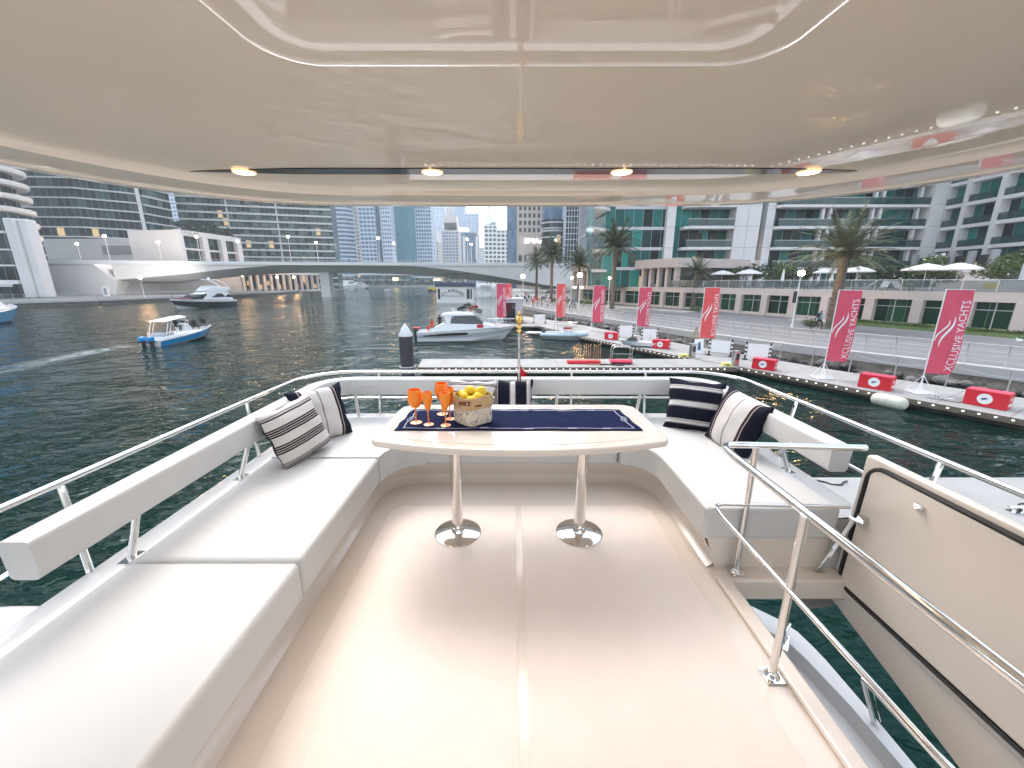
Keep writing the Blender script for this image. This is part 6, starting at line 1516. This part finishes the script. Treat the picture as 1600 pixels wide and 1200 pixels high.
# white kiosk with dark door by the banners
p=pz(800,506,ZD+.1); e_=empty('pontoon_kiosk',(p.x,p.y+3,.3),'white kiosk with dark door behind the crimson banner near the pile','kiosk',rz=-.1); m=MB(); m.box(-1.3,1.1,0,2.2,0,2.7); m.build('wall',M['boatlg'],e_,bevel=.03); m=MB(); m.box(-1.0,.4,-.03,-.003,.1,2.3); m.build('door',M['bglass'],e_); m=MB(); m.box(-1.4,1.2,-.15,2.3,2.703,2.85); m.build('roof',M['paint'],e_)
# =============== promenade: railing, planting, lamps, palms, crowd ========================
run_rail('promenade_railing','curved steel railing with leaning posts along the promenade kerb',[tuple(p) for p in offs(edge,.3)[:9]],ZP+.10,1.05,1.0,M['railp'],cur=.28,r1=.036,nr=(1,.75,.5,.25),limit=60)
# light paving strip lines
m=MB()
for d,w_ in ((2.6,.12),(5.2,.12),(7.6,.3)):
    A_,B_=offs(edge,d),offs(edge,d+w_)
    for i in range(8): m.quad((A_[i].x,A_[i].y,ZP-.016),(A_[i+1].x,A_[i+1].y,ZP-.016),(B_[i+1].x,B_[i+1].y,ZP-.016),(B_[i].x,B_[i].y,ZP-.016))
tag(m.build('paving_bands',M['bgrey']),kind='structure')
tdir=(pa-pb).normalized(); nout=Vector((tdir.y,-tdir.x))
def wl(s_,d): q=pb+tdir*s_+nout*d; return q
# green verge at the wall foot
sg0,sg1=wall_s(1325,515),PL+13
def rough(z0,z1,s0,s1,d0,d1,n,seed,jit=.06):
    rnd=random.Random(seed); m=MB(); t=tdir
    def f(u,v):
        q=wl(s0+(s1-s0)*u,d0+(d1-d0)*v); edge_=min(1,min(v,1-v)*8)*min(1,min(u,1-u)*n); return (q.x,q.y,z0+(z1-z0)*(edge_)+rnd.uniform(-jit,jit)*edge_)
    m.grid(f,n,10); return m
m=rough(ZP-.03,ZP+.14,sg0,sg1,.4,2.4,160,1,.05); tag(m.build('grass_verge',M['grass']),'strip of green ground cover at the foot of the podium wall','ground cover',kind='stuff')
def hedge(s0,s1,d0,d1,h,label,mt='leaf2',seed=0):
    c=wl((s0+s1)/2,(d0+d1)/2); e_=empty('clipped_hedge',(c.x,c.y,ZP-.02),label,'hedge','clipped hedges on the promenade',rz=atan2(tdir.y,tdir.x))
    rnd=random.Random(seed); lx,ly=(s1-s0)/2,abs(d1-d0)/2; m=MB(); m.box(-lx+.06,lx-.06,-ly+.06,ly-.06,0,h-.06)
    for i in range(int(260*(lx*ly+h*lx))):
        f=rnd.random(); x=rnd.uniform(-lx,lx); y=rnd.uniform(-ly,ly); z=rnd.uniform(0,h)
        if f<.5: z=h+rnd.uniform(-.05,.03)
        elif f<.85: y=-ly+rnd.uniform(-.03,.05)
        else: x=rnd.choice((-lx,lx))
        s=.07*rnd.uniform(.6,1.5); a=Vector((rnd.uniform(-1,1),rnd.uniform(-1,1),rnd.uniform(-1,1))).normalized()*s; b=a.orthogonal().normalized()*s*.6; p=Vector((x,y,z)); m.quad(p-a,p-b,p+a,p+b)
    m.build('leaves',M[mt],e_); q=MB(); q.box(-lx*.95,lx*.95,-ly*.95,ly*.95,-.02,.06); q.build('soil_bed',M['bark'],e_)
hedge(wall_s(1345,515),wall_s(1600,530),.5,1.0,.42,'long low hedge at the foot of the podium wall at the right','leaf2',1)
hedge(wall_s(905,470),wall_s(935,470),5.5,7.3,.7,'bright clipped hedge left of the first promenade palm','leaf2',2)
hedge(wall_s(950,470),wall_s(985,470),5.0,6.8,.7,'bright clipped hedge right of the first promenade palm','leaf2',3)
m=MB(); 
for (a,b,d0,d1) in ((wall_s(880,470),wall_s(1062,480),4.2,7.8),(wall_s(1064,480),wall_s(1120,487),3.6,6.6),(wall_s(1262,505),wall_s(1345,515),.6,3.6)):
    P_=[wl(a,d0),wl(b,d0),wl(b,d1),wl(a,d1)]; m.prism([(p.x,p.y) for p in P_],ZP-.02,ZP+.16)
tag(m.build('planter_kerbs',M['concrete']),kind='structure')
def palm_mesh(nf,fl,seed,droop=1.0,leaf=.42):
    rnd=random.Random(seed); m=MB()
    for i in range(nf):
        az=2*pi*i*.381966+rnd.uniform(-.2,.2); el=R(78-88*(i/nf)**.9+rnd.uniform(-6,6)); L=fl*rnd.uniform(.85,1.1); pts=[]; d=Vector((cos(az)*cos(el),sin(az)*cos(el),sin(el))); p=Vector((0,0,0)); n=11
        for k in range(n+1):
            pts.append(p.copy()); p=p+d*(L/n); d=(d+Vector((0,0,-.105*droop*(.5+k/n)))).normalized()
        m.tube(pts,[.03*(1-k/(n+1))+.006 for k in range(n+1)],4,caps=False)
        side=d.cross(Vector((0,0,1))); side=side.normalized() if side.length>.01 else Vector((1,0,0))
        for k in range(2,n*3):
            t=k/(n*3); i0=min(n-1,int(t*n)); q=pts[i0].lerp(pts[i0+1],t*n-i0); tg=(pts[i0+1]-pts[i0]).normalized(); ll=leaf*fl*.42*sin(pi*min(1,t*.8+.18))**.6
            for s in (-1,1):
                dv=(side*s*.8+tg*.75+Vector((0,0,rnd.uniform(-.25,.25)))).normalized()*ll*rnd.uniform(.8,1.1); w_=tg*.028*fl*.42
                e=q+dv+Vector((0,0,-.10*ll)); m.tri(q-w_,q+w_,e)
    return m
palmA=palm_mesh(70,3.6,1).mesh('crown',M['frond']); palmB=palm_mesh(60,3.4,2,.8).mesh('crown',M['frond2']); 
def palm(px,py,tx,ty,label,kind='A',sc=1.0,base=None,r=.26,zg=None):
    p=base if base is not None else pz(px,py,ZP); zg=ZP-.02 if zg is None else zg
    e_=empty('palm_tree',(p[0],p[1],zg),label,'palm tree','date palms along the promenade'); H=zat(tx,ty,p)-zg
    m=MB(); rnd=random.Random(px); prof=[]; n=26
    for k in range(n+1):
        t=k/n; rr=r*(1.25-.35*t if t<.9 else 1.0+.8*(t-.9)*3); prof.append((rr*(1.07 if k%2 else .95),H*t))
    m.lathe(prof,n=12); m.build('trunk',M['trunk'],e_,smooth=True,ang=20)
    c=kid('crown',palmA if kind=='A' else palmB,e_,(0,0,H),rz=px*.7,sc=(sc,sc,sc)); q=MB(); q.lathe([(r*.9,H-.5),(r*1.6,H-.15),(r*1.5,H+.2),(.05,H+.5)],n=10); q.build('frond_bases',M['bark'],e_,smooth=True)
palm(1298,512,1318,400,'tall dusty palm with thick trunk rising behind the lamp globe, rightmost','B',1.30,r=.36)
palm(1083,484,1090,428,'short palm with grey green crown in front of the terrace parasols','B',.85,r=.33)
palm(956,484,966,388,'tall dark palm in front of the teal hotel corner','A',1.22,r=.28)
palm(903,474,905,414,'dark palm behind the lamp, left of the tall hotel palm','A',1.1,r=.25)
palm(861,474,861,401,'dark palm with lamp glowing behind its crown','A',1.15,r=.25)
palm(838,470,838,411,'smaller dark palm, leftmost, in front of the bridge end','A',1.0,r=.25)
for i,(px,py) in enumerate(((1270,510),(1312,515),(1085,487))):
    p=pz(px,py,ZP); shrub('palm_foot_shrub',['low shrub at the foot of the big palm, left side','low shrub at the foot of the big palm, right side','bright low shrub at the foot of the short palm'][i],'shrub',(p.x,p.y),ZP,1.3,.8,.45,500,.09,60+i,'leaf2','low shrubs under the palms',0,.0)
def lamp(px,py,gx,gy,label,z=ZP,base=None,power=0,r=.20,grp='street lamps',gm='lamp'):
    p=base if base is not None else pz(px,py,z); H=zat(gx,gy,p)-z
    e_=empty('street_lamp',(p[0],p[1],z),label,'street lamp',grp)
    m=MB(); pr_=max(1,r/.26); m.lathe([(.12*pr_,0),(.12*pr_,.25),(.065*pr_,.3),(.05*pr_,H-.2)],n=10); m.build('pole',M['paint'],e_,smooth=True)
    m=MB(); m.ball(0,0,H,r,r,r*.9,14,8); m.build('globe',M[gm],e_,smooth=True); m=MB(); m.lathe([(.05,H-r*1.3),(r*.8,H-r*.8),(r*.85,H-r*.7)],n=14); m.lathe([(r*1.1,H+r*.75),(r*.7,H+r),(.02,H+r*1.25)],n=14); m.build('collar',M['bgrey'],e_,smooth=True)
    return e_
e_=lamp(1237,512,1253,427,'tall white lamp post with glowing globe left of the big palm',r=.26); 
m=MB(); m.box(-.35,-.05,-.03,.03,2.2,3.2); m.build('small_sign',M['bdark'],e_)
lamp(904,484,905.5,430,'white lamp post with glowing globe in front of the palms',r=.36); lamp(817,476,817,432,'white lamp post with glowing globe left of the palms, by the crowd',r=.34); lamp(892,474,892,434,'small lamp globe just left of the palm-front lamp',r=.22); lamp(950,481,950.5,434.5,'small lamp beside the trunk of the tall hotel palm',r=.18)
GB='lamps on the bridge'
def blamp(px,py,yy,r=.42):
    s_=bs_pos(px,py); t=(bp1-bp0).normalized(); p=bp0+t*s_+Vector((-t.y,t.x))*yy; d=Vector((_ray(px,py)[0],_ray(px,py)[1])).normalized(); p=d*p.length*1.0; z=interp(topP,s_)-1.0
    return p,z
names={120:'bridge lamp over the ramp canopy, leftmost',163:'bridge lamp in front of the plain podium, second from left',247:'bridge lamp just right of the louvre panels',307:'bridge lamp beside the letters of the white pavilion',371:'bridge lamp at the right corner of the white pavilion',450:'bridge lamp against the middle of the wide apartment block',494:'bridge lamp low against the right part of the wide block',591:'bridge lamp against the striped residential tower',615:'bridge lamp beside the flat teal tower',730:'bridge lamp left of the pair near the portal tower',736:'bridge lamp right of the pair near the portal tower',868:'bridge lamp glowing above the palm crown'}
for (px,py,yy) in ((120,381,14),(163,369,3),(247,379,14),(307,370,3),(371,377,14),(450,370,3),(494,379,14),(591,372,3),(615,380,14),(730,374,3),(736,382,14),(868,375,3)):
    p,z=blamp(px,py,yy); lamp(px,py,px,py,names[px],z=z,base=p,r=.36 if yy<9 else .34,grp=GB)
GU='lamps on the far quay under the bridge'
for (px,py,Y,lb) in ((378,431,150,'quay lamp under the bridge, left of the three'),(433,433,165,'quay lamp under the bridge, middle of the three'),(459,433,172,'quay lamp under the bridge, right of the three')):
    v=pY(px,py,Y); lamp(px,py,px,py,lb,z=ZQ,base=(v.x,v.y),r=.36,grp=GU,gm='qlamp')
v=pY(219,434,99); e_=lamp(219,434,219,434,'quay lamp whose floodlight washes the bridge haunch',z=ZQ,base=(v.x,v.y),r=.32,grp=GU,gm='qlamp')
l=bpy.data.lights.new('floodlight','SPOT'); l.energy=4500; l.color=(1,.95,.85); l.spot_size=R(75); l.spot_blend=.8; l.shadow_soft_size=.3
o=bpy.data.objects.new('floodlight',l); COL.objects.link(o); o.location=(v.x,v.y+.5,v.z+.3); tgt=pY(240,420,118); o.rotation_euler=(tgt-o.location).to_track_quat('-Z','Y').to_euler()
# red and yellow sign lights far under the bridge
for (px,py,Y,w_,h_,c,lb) in ((516,433,250,5,.8,(1,.06,.05),'red neon sign far under the bridge, right of the pier'),(618,436,330,4,1.8,(1,.8,.25),'yellow lit awning sign far under the bridge'),(683,437,300,5,.8,(1,.75,.4),'warm lit sign at the bank above the water taxi'),(676,430,330,1.6,1.6,(1,.05,.03),'single red light under the bridge above the water taxi')):
    v=pY(px,py,Y); e_=empty('lit_sign',(v.x,v.y,0),lb,'sign'); m=MB(); m.box(-w_/2,w_/2,0,.3,v.z-h_/2,v.z+h_/2); m.build('lit_face',mat('sign_glow',c,.5,emis=c,es=4),e_); m=MB(); m.box(-.2,.2,.05,.25,.9,v.z-h_/2); m.build('support',M['bgrey'],e_)
# crowd
rnd=random.Random(11); cl=['cloth_black','cloth_white','cloth_blue','cloth_grey','cloth_red','cloth_teal','cloth_beige','cloth_denim']
cn={'cloth_black':'black','cloth_white':'white','cloth_blue':'dark blue','cloth_grey':'grey','cloth_red':'red','cloth_teal':'pale teal','cloth_beige':'beige','cloth_denim':'denim blue'}
spots=[(808,474),(812,479),(816,472),(820,476),(823,480),(826,473),(830,477),(833,482),(836,475),(840,479),(843,473),(846,478),(850,476),(853,472),(856,480),(860,475),(873,480),(878,484),(882,474),(886,478),(890,486),(893,480),(897,486),(899,479),(866,473),(912,480),(918,476),(848,470),(838,470),(822,469)]
for i,(px,py) in enumerate(spots):
    p=pz(px,py,ZP); sh=cl[rnd.randrange(8)]; pt=rnd.choice(['cloth_black','cloth_grey','cloth_denim','cloth_beige','cloth_white']); po=rnd.choice(['stand','walk','walk'])
    where='near the yellow-capped pile' if px<832 else 'under the palms' if px<862 else 'beside the scarlet banner' if px<905 else 'under the shop signs'
    person(p.x,p.y,ZP,rnd.uniform(0,6.28),po,sh,pt,f'person in {cn[sh]} top and {cn[pt]} trousers on the promenade {where}','people on the promenade',rnd.uniform(.95,1.08))
p=pz(1277,516,ZP); rp_=person(p.x,p.y,ZP,R(-75),'run','cloth_teal','cloth_black','runner in pale teal top and black trousers with dark backpack beside the big palm')
m=MB(); m.rbox(0,-.17,1.08,.28,.18,.40); m.build('backpack',M['cloth_black'],rp_,bevel=.04)
p=pz(1084,549,ZD); person(p.x,p.y,ZD,R(200),'stand','cloth_beige','cloth_black','man in beige top and dark trousers beside the scarlet banner')
for i,(px,lb) in enumerate(((434,'pedestrian in black on the bridge, left of three'),(441,'pedestrian in white on the bridge, middle of three'),(450,'pedestrian in grey on the bridge, right of three'),(545,'pedestrian in blue on the bridge near the curved tower'),(743,'pedestrian in dark clothes on the bridge below the portal tower'),(777,'pedestrian in black on the bridge below the crescent tower'))):
    p,z=blamp(px,405,1.5); person(p.x,p.y,z+.35,rnd.uniform(0,6),'walk',['cloth_black','cloth_white','cloth_grey','cloth_blue','cloth_black','cloth_black'][i],'cloth_black',lb,'pedestrians on the bridge',1.1)
# quay lights, board and café clutter at the left
v=pY(166,460,94); e_=empty('info_board',(v.x,v.y,ZQ),'small white information board on the far quay by the bridge','sign'); m=MB(); m.box(-.7,.7,0,.15,.3,2.6); m.build('panel',M['white'],e_); m=MB(); m.box(-.35,.3,-.02,-.003,.7,2.2); m.build('print',M['bgrey'],e_)
# swan-like gull on the verge
v=pz(1592,536,ZP+.15); e_=MB(); e_.ball(0,0,.14,.22,.10,.10,12,8); o=e_.build('gull',M['white'],None,smooth=True); o.location=(v.x,v.y,ZP+.18); tag(o,'white gull standing on the green verge at the right edge','bird'); q=MB(); q.ball(-.22,0,.27,.055,.045,.05,10,6); q.tube([(-.15,0,.18),(-.21,0,.26)],.04,8); q.build('head',M['white'],o,smooth=True); q=MB(); q.tube([(0,-.03,.06),(0,-.03,-.03)],.008,5); q.tube([(0,.03,.06),(0,.03,-.03)],.008,5); q.build('legs',M['yellow'],o)
